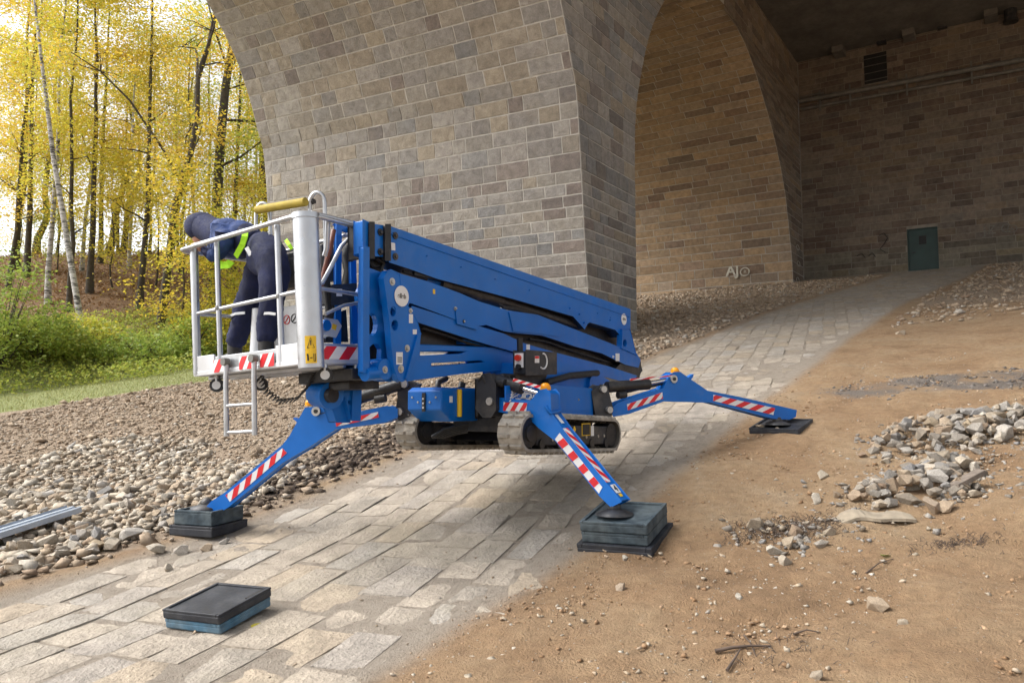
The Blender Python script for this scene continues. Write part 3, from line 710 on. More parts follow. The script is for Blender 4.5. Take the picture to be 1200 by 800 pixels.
for k in range(4):
    zz = lv[1].z+(lv[0].z-lv[1].z)*(k+.5)/4
    mb = MB(); mb.hexa([Vector((AB-.03, lv[1].y, zz-.05)), Vector((AB-.03, lv[0].y, zz-.05)), Vector((AB+.01, lv[0].y, zz+.06)), Vector((AB+.01, lv[1].y, zz+.06))], [Vector((AB-.02, lv[1].y, zz-.03)), Vector((AB-.02, lv[0].y, zz-.03)), Vector((AB+.02, lv[0].y, zz+.08)), Vector((AB+.02, lv[1].y, zz+.08))])
    mb.build('slat', 'pipe', lo_)
# graffiti and black scrawl at the right end of the wall
mb = MB(); vs, fs = text_mesh('JZ C', on_a(1168, 269, AB-.05), (0, -1, 0), (0, 0, 1), .62, .004); mb.mesh(vs, fs)
c = on_a(1186, 268, AB-.05); mb.tube([c+Vector((0, -math.cos(t)*.2, math.sin(t)*.18)) for t in np.linspace(0, 6.28, 15)], .02, 6)
vs, fs = text_mesh('R', c, (0, -1, 0), (0, 0, 1), .22, .004); mb.mesh(vs, fs)
mb.build('graffiti', 'chalkfaint', wall)
mb = MB()
for pts in (((1030, 276), (1036, 273), (1040, 279), (1036, 286), (1031, 292), (1038, 296)), ((1004, 300), (1010, 297), (1014, 302)), ((1018, 300), (1022, 296), (1026, 301))):
    mb.tube([on_a(x, y, AB-.045) for x, y in pts], .02, 5)
mb.build('scrawl', 'print', wall)

pz0, pz1 = on_a(937, 119, AB-.25), on_a(1200, 70, AB-.25)
pp = thing('wall_pipe', (AB-.25, 9, pz0.z), 'long grey pipe running on brackets across the dark abutment wall', 'pipe')
e1 = pz1+(pz1-pz0)*.4; mb = MB(); mb.tube([pz0, e1], .13, 12); mb.build('pipe', 'pipe', pp)
mb = MB(); mb.tube([pz0+Vector((.12, 0, -.42)), e1+Vector((.12, 0, -.42))], .09, 10); mb.build('lower_pipe', 'pipe', pp)
mb = MB(); mb.tube([pz0+Vector((.14, 0, .28)), pz0+(pz1-pz0)*.12+Vector((.14, 0, .28))], .05, 8); mb.build('side_pipe', 'pipe', pp)
for px in (964, 1003, 1072, 1145):
    q = pz0+(pz1-pz0)*((px-937)/263)
    mb = MB(); mb.box(AB-.3, AB-.235, q.y-.04, q.y+.04, q.z-.75, q.z+.4); mb.box(AB-.235, AB, q.y-.035, q.y+.035, q.z-.25, q.z-.17); mb.build('bracket', 'pipe', pp)
q = on_a(1184, 12, AB-.3)
dp = thing('drain_pipe', (AB-.3, q.y, q.z), 'short dark drain pipe hanging from the soffit at the top right', 'pipe')
mb = MB(); mb.tube([q+Vector((0, 0, 2)), q+Vector((0, 0, -.5))], .28, 14); mb.build('pipe', 'steel', dp); mb = MB(); mb.tube([q+Vector((0, 0, -.5)), q+Vector((0, 0, -.62))], .32, 14); mb.build('collar', 'steel', dp)

deck = thing('bridge_deck', (30, 0, TOP), 'flat dark concrete deck soffit spanning between the stone arches', 'bridge deck')
mb = MB(); mb.box(13, AB+1.2, -16, B0-.003, TOP, TOP+.6); mb.build('slab', 'concrete', deck)
for yy in (7.6, 4.2, .6):
    mb = MB(); mb.box(AB-1.0, AB-.003, yy-.28, yy+.28, TOP-.32, TOP-.003); mb.build('corbel', 'concrete', deck, .02)
mb = MB()
c0 = on_a(1112, 24, AB-.1); c1 = on_a(1180, 4, AB-.1); mb.tube([c0, c1, c1+(c1-c0)], .06, 8); mb.build('conduit', 'pipe', deck)
for px, py in ((1033, 41), (1104, 22)):
    q = on_a(px, py, AB-.12)
    mb = MB(); mb.box(AB-.3, AB-.003, q.y-.22, q.y+.22, q.z-.55, q.z+.3); mb.build('bearing_bracket', 'steel', deck, .02)

# ================================================================== FOREST
def leaf_cloud(centers, per, spread, size, seed, flat=.45):
    r = np.random.default_rng(seed); n = len(centers)*per
    c = np.repeat(np.array(centers), per, 0)+r.normal(0, 1, (n, 3))*np.array([spread, spread, spread*flat])
    s = size*r.uniform(.6, 1.35, n); th = r.uniform(0, 6.28, n); ti = r.normal(0, .7, n)
    u = np.stack([np.cos(th), np.sin(th), r.normal(0, .35, n)], -1); w = np.stack([-np.sin(th)*np.cos(ti), np.cos(th)*np.cos(ti), np.sin(ti)], -1)
    u /= np.linalg.norm(u, axis=1)[:, None]; w /= np.linalg.norm(w, axis=1)[:, None]
    hu = u*s[:, None]*.5; hw = w*s[:, None]*.36
    V = np.stack([c-hu, c+hw*.9, c+hu, c-hw], 1).reshape(-1, 3); F = np.arange(n*4).reshape(n, 4); return V, F
def tree_meshes(seed, H, r0, mat, lean, crooked, crown_lo, crown_r, nclump, leafm, per=74, lsize=.17, limbs=9):
    r = random.Random(seed); pts = []; x = y = 0.0; dx, dy = lean
    N = 11
    for i in range(N):
        t = i/(N-1); pts.append(Vector((x, y, H*t-.25))); x += dx*H/N+r.gauss(0, crooked); y += dy*H/N+r.gauss(0, crooked)
    mb = MB(); mb.tube(pts, [r0*(1.35 if i == 0 else 1)*(1-.82*i/(N-1)) for i in range(N)], 9)
    ends = []
    for k in range(limbs):
        t = crown_lo/H*.8+(1-crown_lo/H*.8)*((k+.5)/limbs)**.9; i = min(int(t*(N-1)), N-2); f = t*(N-1)-i
        p = pts[i].lerp(pts[i+1], f); az = k*2.4+r.uniform(-.5, .5); L = crown_r*(1.05-.55*t)*r.uniform(.7, 1.2); up = r.uniform(.25, .8)
        pa = [p]; d = Vector((math.cos(az), math.sin(az), up)).normalized()
        for q in range(4): d = (d+Vector((r.gauss(0, .22), r.gauss(0, .22), r.gauss(.02, .18)))).normalized(); pa.append(pa[-1]+d*L/4)
        rb = r0*(1-.82*t)*r.uniform(.35, .5); mb.tube(pa, [rb, rb*.75, rb*.5, rb*.3, rb*.12], 6)
        ends += pa[2:]
        for q in range(2):
            b0 = pa[2+q]; d2 = Vector((r.gauss(0, 1), r.gauss(0, 1), r.gauss(.3, .5))).normalized(); b1 = b0+d2*L*.3; mb.tube([b0, b0.lerp(b1, .5)+Vector((0, 0, .1)), b1], [rb*.35, rb*.22, rb*.08], 5); ends.append(b1)
    cs = []
    for k in range(int(nclump*.80)):
        e = r.choice(ends); cs.append((e.x+r.gauss(0, .55), e.y+r.gauss(0, .55), max(e.z+r.gauss(0, .5), 1.5)))
    V, F = leaf_cloud(cs, per, .52, lsize, seed, .5)
    me = bpy.data.meshes.new('trunk'); me.from_pydata(mb.v, [], mb.f); me.materials.append(MT[mat]); me.polygons.foreach_set('use_smooth', [True]*len(mb.f)); me.update()
    o = fast_mesh('crown', V, F, leafm); cm = o.data; bpy.data.objects.remove(o)
    return me, cm
KIND = {
 'straight': [tree_meshes(50+k, 19+k, .18, 'bark', (0, 0), .07, 5.0, 3.2, 125, 'leafyellow', lsize=.15) for k in range(3)],
 'thin': [tree_meshes(60+k, 16+k, .12, 'bark', (.02, .01), .10, 3.5, 2.4, 85, lsize=.15, leafm=('leafyellow', 'leafgreen', 'leafyellow')[k]) for k in range(3)],
 'crooked': [tree_meshes(70+k, 15+k, .28, 'bark', (.05, -.10), .26, 6.0, 3.8, 110, 'leafyellow', limbs=12, lsize=.15) for k in range(2)],
 'big': [tree_meshes(80, 20, .38, 'bark', (.0, .01), .10, 6.0, 4.6, 150, 'leafgreen', limbs=14, lsize=.15)],
 'birch': [tree_meshes(90+k, 17, .13, 'birch', ((.015, .02), (.01, -.01))[k], .08, 5.5, 2.4, 80, 'leafgreen', lsize=.13) for k in range(2)],
 'young': [tree_meshes(95+k, 6.5+k, .05, 'bark', (.01, .02), .08, 1.0, 1.9, 75, ('leafgreen', 'leafyellow')[k], lsize=.13, limbs=8) for k in range(2)],
}
def place_tree(name, kind, k, px, D, label, group, sc=1.0, rz=None, cat='tree'):
    a, b = plan(px, D); t = thing(name, (a, b, g(a, b)-.05), label, cat, group)
    s = sc; t.scale = (s, s, s*random.uniform(.95, 1.08)); t.rotation_euler = (0, 0, random.uniform(0, 6.28) if rz is None else rz)
    ms = KIND[kind][k % len(KIND[kind])]
    for nm, me in zip(('trunk', 'crown'), ms):
        o = bpy.data.objects.new(nm, me); COL.objects.link(o); o.parent = t
    return t
G1 = 'autumn trees in the wood'
def traced_tree(label, D, trunk, limbs, r0, leafm, nleaf, seed):
    r = random.Random(seed); base = on_d(trunk[0][0], trunk[0][1], D); a, b = plan(trunk[0][0], D); t = thing('autumn_tree', (a, b, g(a, b)), label, 'tree', G1)
    off = Vector((0, 0, g(a, b)-base.z)); ends = []; dd = Vector((cy, sy, 0))
    pts = [on_d(x, y, D)+off*(1-i/(len(trunk)-1))+dd*r.gauss(0, .12)*(i > 0) for i, (x, y) in enumerate(trunk)]; pts[0] = pts[0]-Vector((0, 0, .3))
    mb = MB(); n = len(pts); pts.append(pts[-1]+(pts[-1]-pts[-2])*1.6); mb.tube(pts, [r0*(1.3 if i == 0 else 1-.07*i) for i in range(n)]+[r0*.15], 10)
    for q, rr in limbs:
        dep = r.uniform(-2.5, 2.5); L = [on_d(x, y, D)+dd*dep*(i/(len(q)-1))+off*0 for i, (x, y) in enumerate(q)]; m = len(L)
        mb.tube(L, [rr*(1-.75*i/(m-1)) for i in range(m)], 7); ends += L[1:]
        for k in range(5):
            e = L[-1-r.randrange(min(2, m-1))]; d2 = Vector((r.gauss(0, 1), r.gauss(0, 1), r.gauss(.2, .6))).normalized()*r.uniform(.8, 2.0); mb.tube([e, e+d2*.5+Vector((0, 0, .1)), e+d2], [rr*.35, rr*.22, rr*.06], 5); ends.append(e+d2)
    mb.build('trunk', 'bark', t)
    ends += pts[-3:]; cs = [tuple(r.choice(ends)+Vector((r.gauss(0, .7), r.gauss(0, .7), r.gauss(0, .55)))-Vector(t.location)) for _ in range(nleaf)]
    V, F = leaf_cloud(cs, 60, .5, .15, seed, .5); fast_mesh('crown', V, F, leafm, t)
traced_tree('dark crooked tree leaning right with yellow leaves behind the worker', 36, [(187, 390), (196, 310), (206, 250), (213, 214), (224, 180), (229, 140), (232, 95), (240, 55), (252, 15)],
    [([(213, 214), (196, 178), (165, 128), (138, 100), (112, 84)], .075), ([(231, 90), (224, 62), (214, 40), (190, 30)], .07), ([(234, 80), (252, 40), (262, 12)], .08), ([(229, 140), (205, 150), (190, 160)], .04), ([(232, 78), (248, 66), (262, 60)], .05), ([(224, 180), (240, 172), (254, 158)], .04)], .175, 'leafyellow', 75, 301)
traced_tree('thickest dark trunk of the wood standing beside the pier edge', 41, [(250, 385), (252, 300), (257, 215), (260, 160), (264, 110), (271, 60), (277, 10)],
    [([(262, 140), (280, 139), (300, 137), (307, 150), (308, 180)], .09), ([(258, 195), (285, 186), (310, 172), (318, 165)], .08), ([(265, 105), (285, 95), (292, 82)], .06), ([(268, 85), (262, 50), (258, 10)], .08), ([(271, 60), (290, 30), (300, 0)], .07), ([(258, 205), (240, 195), (225, 180)], .05)], .29, 'leafgreen', 70, 302)
place_tree('autumn_tree', 'straight', 0, 101, 41, 'straight sturdy dark trunk in the middle of the wood on the brown leaf slope', G1, 1.0, 1.0)
place_tree('autumn_tree', 'straight', 1, 160, 39, 'straight lichen grey trunk left of the crooked dark tree', G1, .95, 4.0)
place_tree('birch_tree', 'birch', 0, 53, 38, 'upright white birch with peeling bark at the left of the wood', 'birches in the wood', 1.1, 2.0)
place_tree('autumn_tree', 'straight', 2, 26, 44, 'dark straight trunk on the crest near the left edge', G1, 1.0, 2.6)
place_tree('autumn_tree', 'thin', 1, 78, 37, 'slender dark curved trunk between the birch and the sturdy trunk', G1, 1.05, .9)
place_tree('autumn_tree', 'thin', 0, 4, 40, 'slim trunk cut by the left edge of the view', G1, 1.1, 5.0)
far_px = [14, 38, 62, 90, 118, 134, 146, 172, 205, 222, 238, 268, 284, 296, 306, 315, 30, 110, 195, 330, -20, -50, 345, 70, 140, 210, 290]
for i, px in enumerate(far_px):
    D = 46+((i*7) % 19); k = ('straight', 'thin', 'thin', 'crooked', 'birch')[(i*3+i//4) % 5]
    place_tree('birch_tree' if k == 'birch' else 'autumn_tree', k, i, px+random.uniform(-3, 3), D, {'birch': 'pale birch among the far yellow trees on the crest of the wooded slope', 'straight': 'straight trunked yellow tree deeper in the wood on the crest of the slope', 'thin': 'slim trunked yellow tree deeper in the wood on the crest of the slope', 'crooked': 'crooked yellow tree deeper in the wood on the crest of the slope'}[k], 'far trees on the crest', random.uniform(.9, 1.15))
SAP = ['yellow sapling just left of the basket behind the hooded head', 'yellow green sapling behind the left half of the basket', 'low green sapling against the left edge of the pier', 'yellow sapling between the sturdy trunk and the grey trunk', 'yellow sapling tucked beside the pier edge behind the foam bar', 'green sapling just right of the upright white birch', 'yellow sapling near the left edge behind the tall bush', 'green sapling behind the crooked dark tree', 'yellow sapling beside the thickest dark trunk']
for i, (px, D, k) in enumerate(((215, 33, 1), (240, 35, 0), (285, 34, 0), (130, 43, 1), (302, 38, 1), (60, 46, 0), (20, 47, 1), (178, 45, 0), (262, 47, 1))):
    place_tree('young_tree', 'young', k, px, D, SAP[i], 'saplings at the edge of the wood', random.uniform(.85, 1.25), None, 'young tree')
# the leaning birch at the edge of the grass
a, b = plan(97, 33); t = thing('birch_tree', (a, b, g(a, b)), 'white birch leaning left over the green undergrowth in front of the wood', 'tree')
top = Vector((0, 0, 0)); P1 = on_d(62, 180, 34.5)-Vector(t.location); P2 = on_d(45, 40, 35.5)-Vector(t.location); P0 = Vector((0, 0, -.2))
mb = MB(); Pm = P0.lerp(P1, .5)+Vector((.05, .1, 0)); mb.tube([P0, P0.lerp(Pm, .5), Pm, Pm.lerp(P1, .5), P1, P1.lerp(P2, .5), P2, P2+(P2-P1)*.7], [.16, .13, .125, .115, .10, .085, .065, .02], 9)
mb.v = [tuple(Vector(p)+Vector(t.location)) for p in mb.v]; mb.build('trunk', 'birch', t)
cs = [tuple(P1.lerp(P2, random.uniform(.2, 1.6))+Vector((random.gauss(0, .8), random.gauss(0, .8), random.gauss(0, .6)))) for _ in range(45)]
V, F = leaf_cloud(cs, 36, .4, .12, 5); fast_mesh('crown', V, F, 'leafgreen', t)

# bushes
def bush(name, px, D, rx, h, n, leafm, label, per=60, group=None):
    a, b = plan(px, D); t = thing(name, (a, b, g(a, b)), label, 'bush', group); r = random.Random(int(px*7+D)); mb = MB(); cs = []
    for k in range(16):
        az = r.uniform(0, 6.28); q = Vector((math.cos(az)*rx*r.uniform(.2, .9), math.sin(az)*rx*r.uniform(.2, .9), h*r.uniform(.6, 1))); mb.tube([(0, 0, -.1), q*.5+Vector((0, 0, .2)), q], [.03, .02, .006], 5)
    for k in range(n):
        az = r.uniform(0, 6.28); rr = rx*math.sqrt(r.random()); zz = h*r.random()**.8*(1.05-.7*(rr/rx)**2); cs.append((math.cos(az)*rr, math.sin(az)*rr, zz+.1))
    mb.v = [tuple(Vector(p)+Vector(t.location)) for p in mb.v]; mb.build('stem', 'bark', t)
    V, F = leaf_cloud(cs, per, .28, .13, int(px+D), .6); fast_mesh('foliage', V, F, leafm, t)
bush('leafy_bush', 0, 28, 2.3, 4.0, 130, 'leafbush', 'tall yellow green bush at the left edge of the grass')
bush('leafy_bush', 42, 29.5, 1.9, 1.7, 110, 'leafbush', 'rounded green bush at the grass beside the tall left bush')
bush('leafy_bush', 92, 31.5, 1.6, 1.1, 60, 'leafgreen', 'low weedy bush around the foot of the leaning birch')
bush('leafy_bush', 168, 31, 2.0, 1.1, 70, 'leafbush', 'low green bush at the edge of the grass below the grey trunk')
bush('leafy_bush', 224, 32, 1.5, 1.6, 70, 'leafbush', 'light green bush seen through the rails of the basket')
bush('leafy_bush', 262, 33.5, 2.0, 2.6, 90, 'leafgreen', 'yellow green bush seen between the legs of the worker')
def ground_leaves(name, n, a0, a1, b0, b1, size, mat, label, hgt, keep):
    p = scatter(n, a0, a1, b0, b1, keep); z = gz(p[:, 0], p[:, 1])+RNG.random(len(p))**1.5*hgt+.02
    V, F = leaf_cloud(np.stack([p[:, 0], p[:, 1], z], -1), 3, .09, size, 3, .5); tag(fast_mesh(name, V, F, mat), label, kind='stuff')
ground_leaves('undergrowth', 26000, 6, 34, 24, 36, .11, 'leafbush', 'green weeds and brambles between the grass and the wood', .55, lambda a, b: (b > grass_line(a)+6.6+1.2*fbm(a*.5, b*.5, 51)) & (fbm(a*.35, b*.35, 52)+.75-(b-30)*.07 > 0))
ground_leaves('leaf_litter', 22000, 8, 46, 29, 62, .13, 'litter', 'brown fallen leaves covering the floor of the wood', .05, lambda a, b: RNG.random(len(a)) < sstep(b, 29, 34))
n = 60000; p = scatter(n, 3, 40, 10, 31, lambda a, b: (b > grass_line(a)-.35*RNG.random(len(a))) & (b < 31)); z = gz(p[:, 0], p[:, 1])
h = RNG.uniform(.04, .11, len(p)); th = RNG.uniform(0, 6.28, len(p)); w = .012+0*h; lx = RNG.normal(0, .035, (len(p), 2))
V = np.stack([np.stack([p[:, 0]-np.cos(th)*w, p[:, 1]-np.sin(th)*w, z-.01], -1), np.stack([p[:, 0]+np.cos(th)*w, p[:, 1]+np.sin(th)*w, z-.01], -1), np.stack([p[:, 0]+lx[:, 0], p[:, 1]+lx[:, 1], z+h], -1)], 1).reshape(-1, 3)
tag(fast_mesh('grass', V, np.arange(len(V)).reshape(-1, 3), 'grassblade'), 'short mown grass strip between the gravel and the wood', kind='stuff')

# ================================================================== THE BLUE SPIDER LIFT
lift = thing('spider_lift', (6.5, 4.2, .8), 'blue crawler spider lift levelled on four striped outriggers with folded booms', 'aerial lift')
def trB(pts, b): return [on_b(x, y, b) for x, y in pts]
def trA(pts, a): return [on_a(x, y, a) for x, y in pts]
def circ_px(cx, cy_, rx, ry, n=14): return [(cx+rx*math.cos(6.2832*k/n), cy_+ry*math.sin(6.2832*k/n)) for k in range(n)]
def plateB(name, pts, b, t, mat, parent, holes=(), bevel=.008):
    mb = MB(); mb.prism(trB(pts, b), (0, t, 0), [trB(h, b) for h in holes]); return mb.build(name, mat, parent, bevel)
def boltB(name, parent, px, py, b, r=.022, mat='bolt', L=.03):
    q = on_b(px, py, b); mb = MB(); mb.tube([q+Vector((0, L, 0)), q], r, 12, smooth=False); mb.tube([q, q-Vector((0, .012, 0))], r*.55, 6, smooth=False); return mb.build(name, mat, parent)
def stickerB(name, parent, pts, b, mat='white', t=.003): mb = MB(); mb.prism(trB(pts, b-t), (0, t, 0)); return mb.build(name, mat, parent)
def rect(x0, y0, x1, y1): return [(x0, y0), (x1, y0), (x1, y1), (x0, y1)]
def stripes(name, parent, quad, nrm, n, slant, first=0, duty=.5):
    """red and white reflective panel; quad = 4 points (start-top, end-top, end-bottom, start-bottom)"""
    q = [Vector(p) for p in quad]; nrm = Vector(nrm).normalized(); mb = MB()
    mb.prism([p+nrm*.0035 for p in q], -nrm*.003, mi=0)
    def P(u, v): u = min(max(u, 0), 1); return (q[0]*(1-u)+q[1]*u)*(1-v)+(q[3]*(1-u)+q[2]*u)*v+nrm*.0055
    for k in range(-2, int(math.ceil(n))+3):
        u0 = (k+first)/n; u1 = u0+duty/n; s = slant/n
        lo0, lo1, hi0, hi1 = u0+s, u1+s, u0, u1
        if max(lo1, hi1) <= 0 or min(lo0, hi0) >= 1: continue
        vs = [0, .25, .5, .75, 1]
        for va, vb in zip(vs[:-1], vs[1:]):
            fa = lambda v, b_: b_+s*(v)
            pts = [P(u0+s*va, va), P(u1+s*va, va), P(u1+s*vb, vb), P(u0+s*vb, vb)]
            if (pts[0]-pts[1]).length+(pts[2]-pts[3]).length < 1e-4: continue
            mb.prism(pts, -nrm*.0015, mi=1)
    return mb.build(name, ['white', 'red'], parent)

# ---- upper telescopic boom
UB = 4.28
boom = plateB('upper_boom', [(455.5, 266), (738.4, 363), (738.2, 385), (728.7, 394), (721, 385.3), (691, 376.5), (688.4, 378.3), (685, 384.4), (671.8, 369.5), (600, 348.5), (512, 325), (480, 313.5), (457, 306)], UB, .22, 'blue', lift, bevel=.012)
mb = MB(); e = trB([(459, 274.5), (737, 371)], UB-.002); mb.tube(e, .006, 6); mb.build('weld_seam', 'blue', boom)
for nm, pts in (('boom_head', [(436, 263), (455, 266), (455, 300), (437, 299)]), ):
    head = plateB(nm, pts, UB+.01, .18, 'blue', boom)
for x0, x1, y0, y1 in ((433.5, 438.5, 261, 302), (452, 457.5, 263.5, 304.5)): plateB('collar', rect(x0, y0, x1, y1), UB-.02, .24, 'black', boom)
for x, y, b in ((446.4, 272, UB), (446.4, 295, UB), (463.8, 276, UB-.01), (464, 300.5, UB-.01)): boltB('bolt', boom, x, y, b, .03, 'steel')
plateB('boom_end_plate', [(425.5, 258), (434, 262), (434, 300), (426, 297)], UB+.0, .10, 'blue', boom)
stickerB('sticker', boom, [(458.5, 284), (463, 285), (463.3, 293.5), (458.8, 293)], UB)
def disc_sticker(px, py, b, r, parent, txt=True):
    q = on_b(px, py, b); mb = MB(); mb.tube([q, q-Vector((0, .004, 0))], r, 24, smooth=False)
    if txt:
        vs, fs = text_mesh('elleb', q-Vector((0, .005, 0)), (1, 0, 0), (0, 0, 1), r*.62, .001, bold=.002); mb.mesh(vs, fs, 1)
    return mb.build('round_decal', ['white', 'pipe'], parent)
disc_sticker(731, 374, UB-.001, .075, boom)
plateB('lug_bracket', [(729, 386), (738, 386), (745.5, 416), (728, 408)], UB-.03, .06, 'blue', boom, [circ_px(732.5, 402, 2.3, 4.5)])
for x, y in ((668, 361), (679, 368), (684.5, 378), (715, 375)): boltB('bolt', boom, x, y, UB-.004, .014, 'blue', .01)
mb = MB(); mb.box(UB*0+4.95, 5.35, UB+.02, UB+.05, on_b(480, 316, UB).z-.03, on_b(480, 316, UB).z+.03); mb.build('cable_tray', 'black', boom)
# luffing cylinder and hoses in the dark gap below the boom
mb = MB(); mb.tube([on_b(513, 331.5, UB+.12), on_b(584, 352.5, UB+.12)], .075, 16); cyl = mb.build('boom_cylinder', 'black', lift)
mb = MB(); mb.tube([on_b(584, 352, UB+.12), on_b(676, 382, UB+.12)], .055, 14); mb.build('cylinder_sleeve', 'black', cyl)
mb = MB(); mb.tube([on_b(497, 328.5, UB+.12), on_b(513, 331.5, UB+.12)], .035, 12); mb.build('cylinder_rod', 'blue', cyl)
for k in range(3):
    mb = MB(); mb.tube([on_b(575+k*4, 353+k, UB+.1), on_b(590, 359+k, UB+.06), on_b(606, 361+k*1.2, UB+.06), on_b(640, 373+k, UB+.1), on_b(700, 395, UB+.12)], .012, 6); mb.build('hose', 'hose', cyl)

# ---- middle arm and the parallel lower bar
arm = plateB('middle_arm', [(449, 330), (452, 318.5), (458, 316.5), (470, 322), (502, 331), (538, 344), (561, 354), (595, 364.5), (630, 369.6), (672, 386), (698, 396), (728, 408), (745, 413), (750.5, 422), (748, 430), (733, 426.5), (705, 413), (675, 405.4), (635, 392), (607, 389.5), (590, 387), (570, 379.5), (558, 381.5), (538, 375), (483, 354.5), (470, 352), (455, 345)], UB-.02, .22, 'blue', lift)
plateB('stiffener_plate', [(597, 366), (630, 371.5), (672, 388), (655, 394), (632, 390.5), (602, 388)], UB-.032, .01, 'blue', arm, bevel=.003)
low = plateB('lower_arm_bar', [(483, 359.5), (537, 376.5), (558, 382), (590, 391.5), (614, 403), (652, 414), (712, 429.5), (746, 440.5), (742, 447.5), (729, 446), (690, 436), (652.5, 424), (598, 410), (561, 399.6), (528, 389), (489.5, 376.5), (478, 371)], UB-.01, .22, 'blue', lift)
plateB('gusset', [(534, 362), (538, 361), (559, 378), (560, 386), (536, 379)], UB-.03, .06, 'blue', low, bevel=.004)
plateB('rear_knuckle', [(733, 421), (748, 420), (752, 432), (748, 446), (728, 443), (718, 436)], UB-.0, .29, 'steel', lift, bevel=.01)
stickerB('sticker', arm, rect(721.5, 414, 726, 423), UB-.02); boltB('bolt', arm, 718.5, 418, UB-.02, .02, 'white', .01)
stickerB('sticker', arm, [(507.5, 338.5), (510, 339), (510, 344.5), (507.5, 344)], UB-.02, 'yellow'); stickerB('sticker', low, rect(617, 403.5, 621, 409.5), UB-.01)
for x, y in ((534, 361.5), (543.5, 376.5)): boltB('bolt', low, x, y, UB-.03, .018, 'bolt', .01)
mb = MB(); mb.box(on_b(538, 390, UB+.1).x, on_b(612, 412, UB+.1).x, UB+.05, UB+.2, on_b(575, 402, UB+.1).z-.04, on_b(575, 402, UB+.1).z-.0); mb.build('inner_link', 'blue', low)
# black sheets added to darken the gaps between the bars
plateB('dark_gap_sheet', [(492, 378), (560, 399), (600, 411), (640, 424), (620, 428), (560, 412), (492, 404)], UB+.13, .05, 'black', lift, bevel=.003)
mb = MB(); mb.tube([on_b(640, 396, UB+.15), on_b(738, 436, UB+.15)], .06, 10); mb.build('inner_cylinder', 'black', lift)
stickerB('pale_strip', low, [(528, 391), (561, 400.5), (561, 402), (528, 392.5)], UB+.12, 'alupanel', .01)
plateB('dark_gap_sheet', [(560, 380), (590, 386), (635, 391), (705, 413), (735, 428), (735, 442), (712, 431), (652, 416), (614, 405), (560, 385)], UB+.10, .03, 'black', lift, bevel=.002)  # black sheet added to darken the gap between arm and bar
plateB('dark_gap_sheet', [(512, 326), (600, 350), (672, 371), (690, 379), (728, 394), (732, 412), (698, 398), (672, 388), (612, 369)], UB+.17, .03, 'black', lift, bevel=.002)  # black sheet added to darken the gap below the boom
# ---- bottom arm with two see-through slots
bot = plateB('bottom_arm', [(488, 403), (560, 406), (612, 409), (622, 415), (618, 431), (600, 432.5), (540, 438), (477, 445.5), (474, 440)], UB+.03, .22, 'blue', lift, [[(492.5, 412), (520, 411.2), (546, 411.8), (540, 414.2), (492.5, 416.3)], [(506, 425.5), (564, 422.3), (567, 424.3), (506, 429)]])
def underside(name, pts, b, t, parent, mat='black'):  # black strip laid below an edge, stands for the shade underneath
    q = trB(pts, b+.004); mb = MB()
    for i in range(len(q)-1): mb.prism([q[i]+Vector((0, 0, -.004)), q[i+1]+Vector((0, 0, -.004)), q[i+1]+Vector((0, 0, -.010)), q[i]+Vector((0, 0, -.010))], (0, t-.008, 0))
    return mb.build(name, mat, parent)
underside('boom_underside_shade', [(457, 306), (480, 313.5), (512, 325), (600, 348.5), (671.8, 369.5), (685, 384.4)], UB, .22, boom)
underside('boom_underside_shade', [(688.4, 378.3), (691, 376.5), (721, 385.3), (728.7, 394)], UB, .22, boom)
underside('arm_underside_shade', [(538, 375), (558, 381.5)], UB-.02, .22, arm)
underside('arm_underside_shade', [(590, 387), (607, 389.5), (635, 392), (675, 405.4), (705, 413), (733, 426.5)], UB-.02, .22, arm)
underside('bar_underside_shade', [(489.5, 376.5), (528, 389), (561, 399.6), (598, 410), (652.5, 424), (690, 436), (729, 446)], UB-.01, .22, low)
# ---- knuckle plates at the basket end
KN = [(449, 326), (453, 318), (460, 317), (468, 322), (471, 345), (477, 356), (489, 377), (493, 391), (490, 398), (489, 410), (476.5, 444), (471, 446.5), (466, 445), (461, 430), (458, 405), (456, 380), (452.5, 350)]
kn = plateB('knuckle_plate', KN, 4.19, .05, 'blue', lift, [circ_px(461, 365, 3.2, 5.5), circ_px(463, 381, 4, 6)], .006)
plateB('knuckle_plate', KN, 4.50, .05, 'blue', lift)
disc_sticker(470.5, 347, 4.185, .085, kn)
mb = MB(); q = on_b(468, 347, 4.197); mb.tube([q, q+Vector((0, .38, 0))], .13, 20); mb.build('pivot_tube', 'blue', kn)
mb = MB(); q = on_b(468, 391, 4.24); mb.tube([q, q+Vector((0, .3, 0))], .10, 18); mb.build('pivot_tube', 'blue', kn)
mb = MB(); mb.tube([on_b(470, 385, 4.30), on_b(478, 398, 4.30)], .05, 14); mb.build('link_cylinder', 'blue', kn)
for x, y, r_ in ((460, 330, .032), (477.5, 408, .03), (470, 432, .034), (481.5, 364, .022)): boltB('pivot_pin', kn, x, y, 4.185, r_)
for p_ in (rect(479.5, 368, 484, 378.5), rect(484, 386, 488.5, 391.5), rect(464.5, 412.5, 472, 427)): stickerB('sticker', kn, p_, 4.19)
mb = MB()
for k in range(3): y = on_b(470, 419+k*2.4, 4.185).z; mb.box(on_b(466, 420, 4.185).x, on_b(471, 420, 4.185).x, 4.183, 4.186, y-.004, y+.004)
mb.build('print_lines', 'pipe', kn)
plateB('flange_edge', [(490, 392), (493, 391), (491, 412), (478, 444), (476, 443)], 4.17, .03, 'blue', kn, bevel=.003)
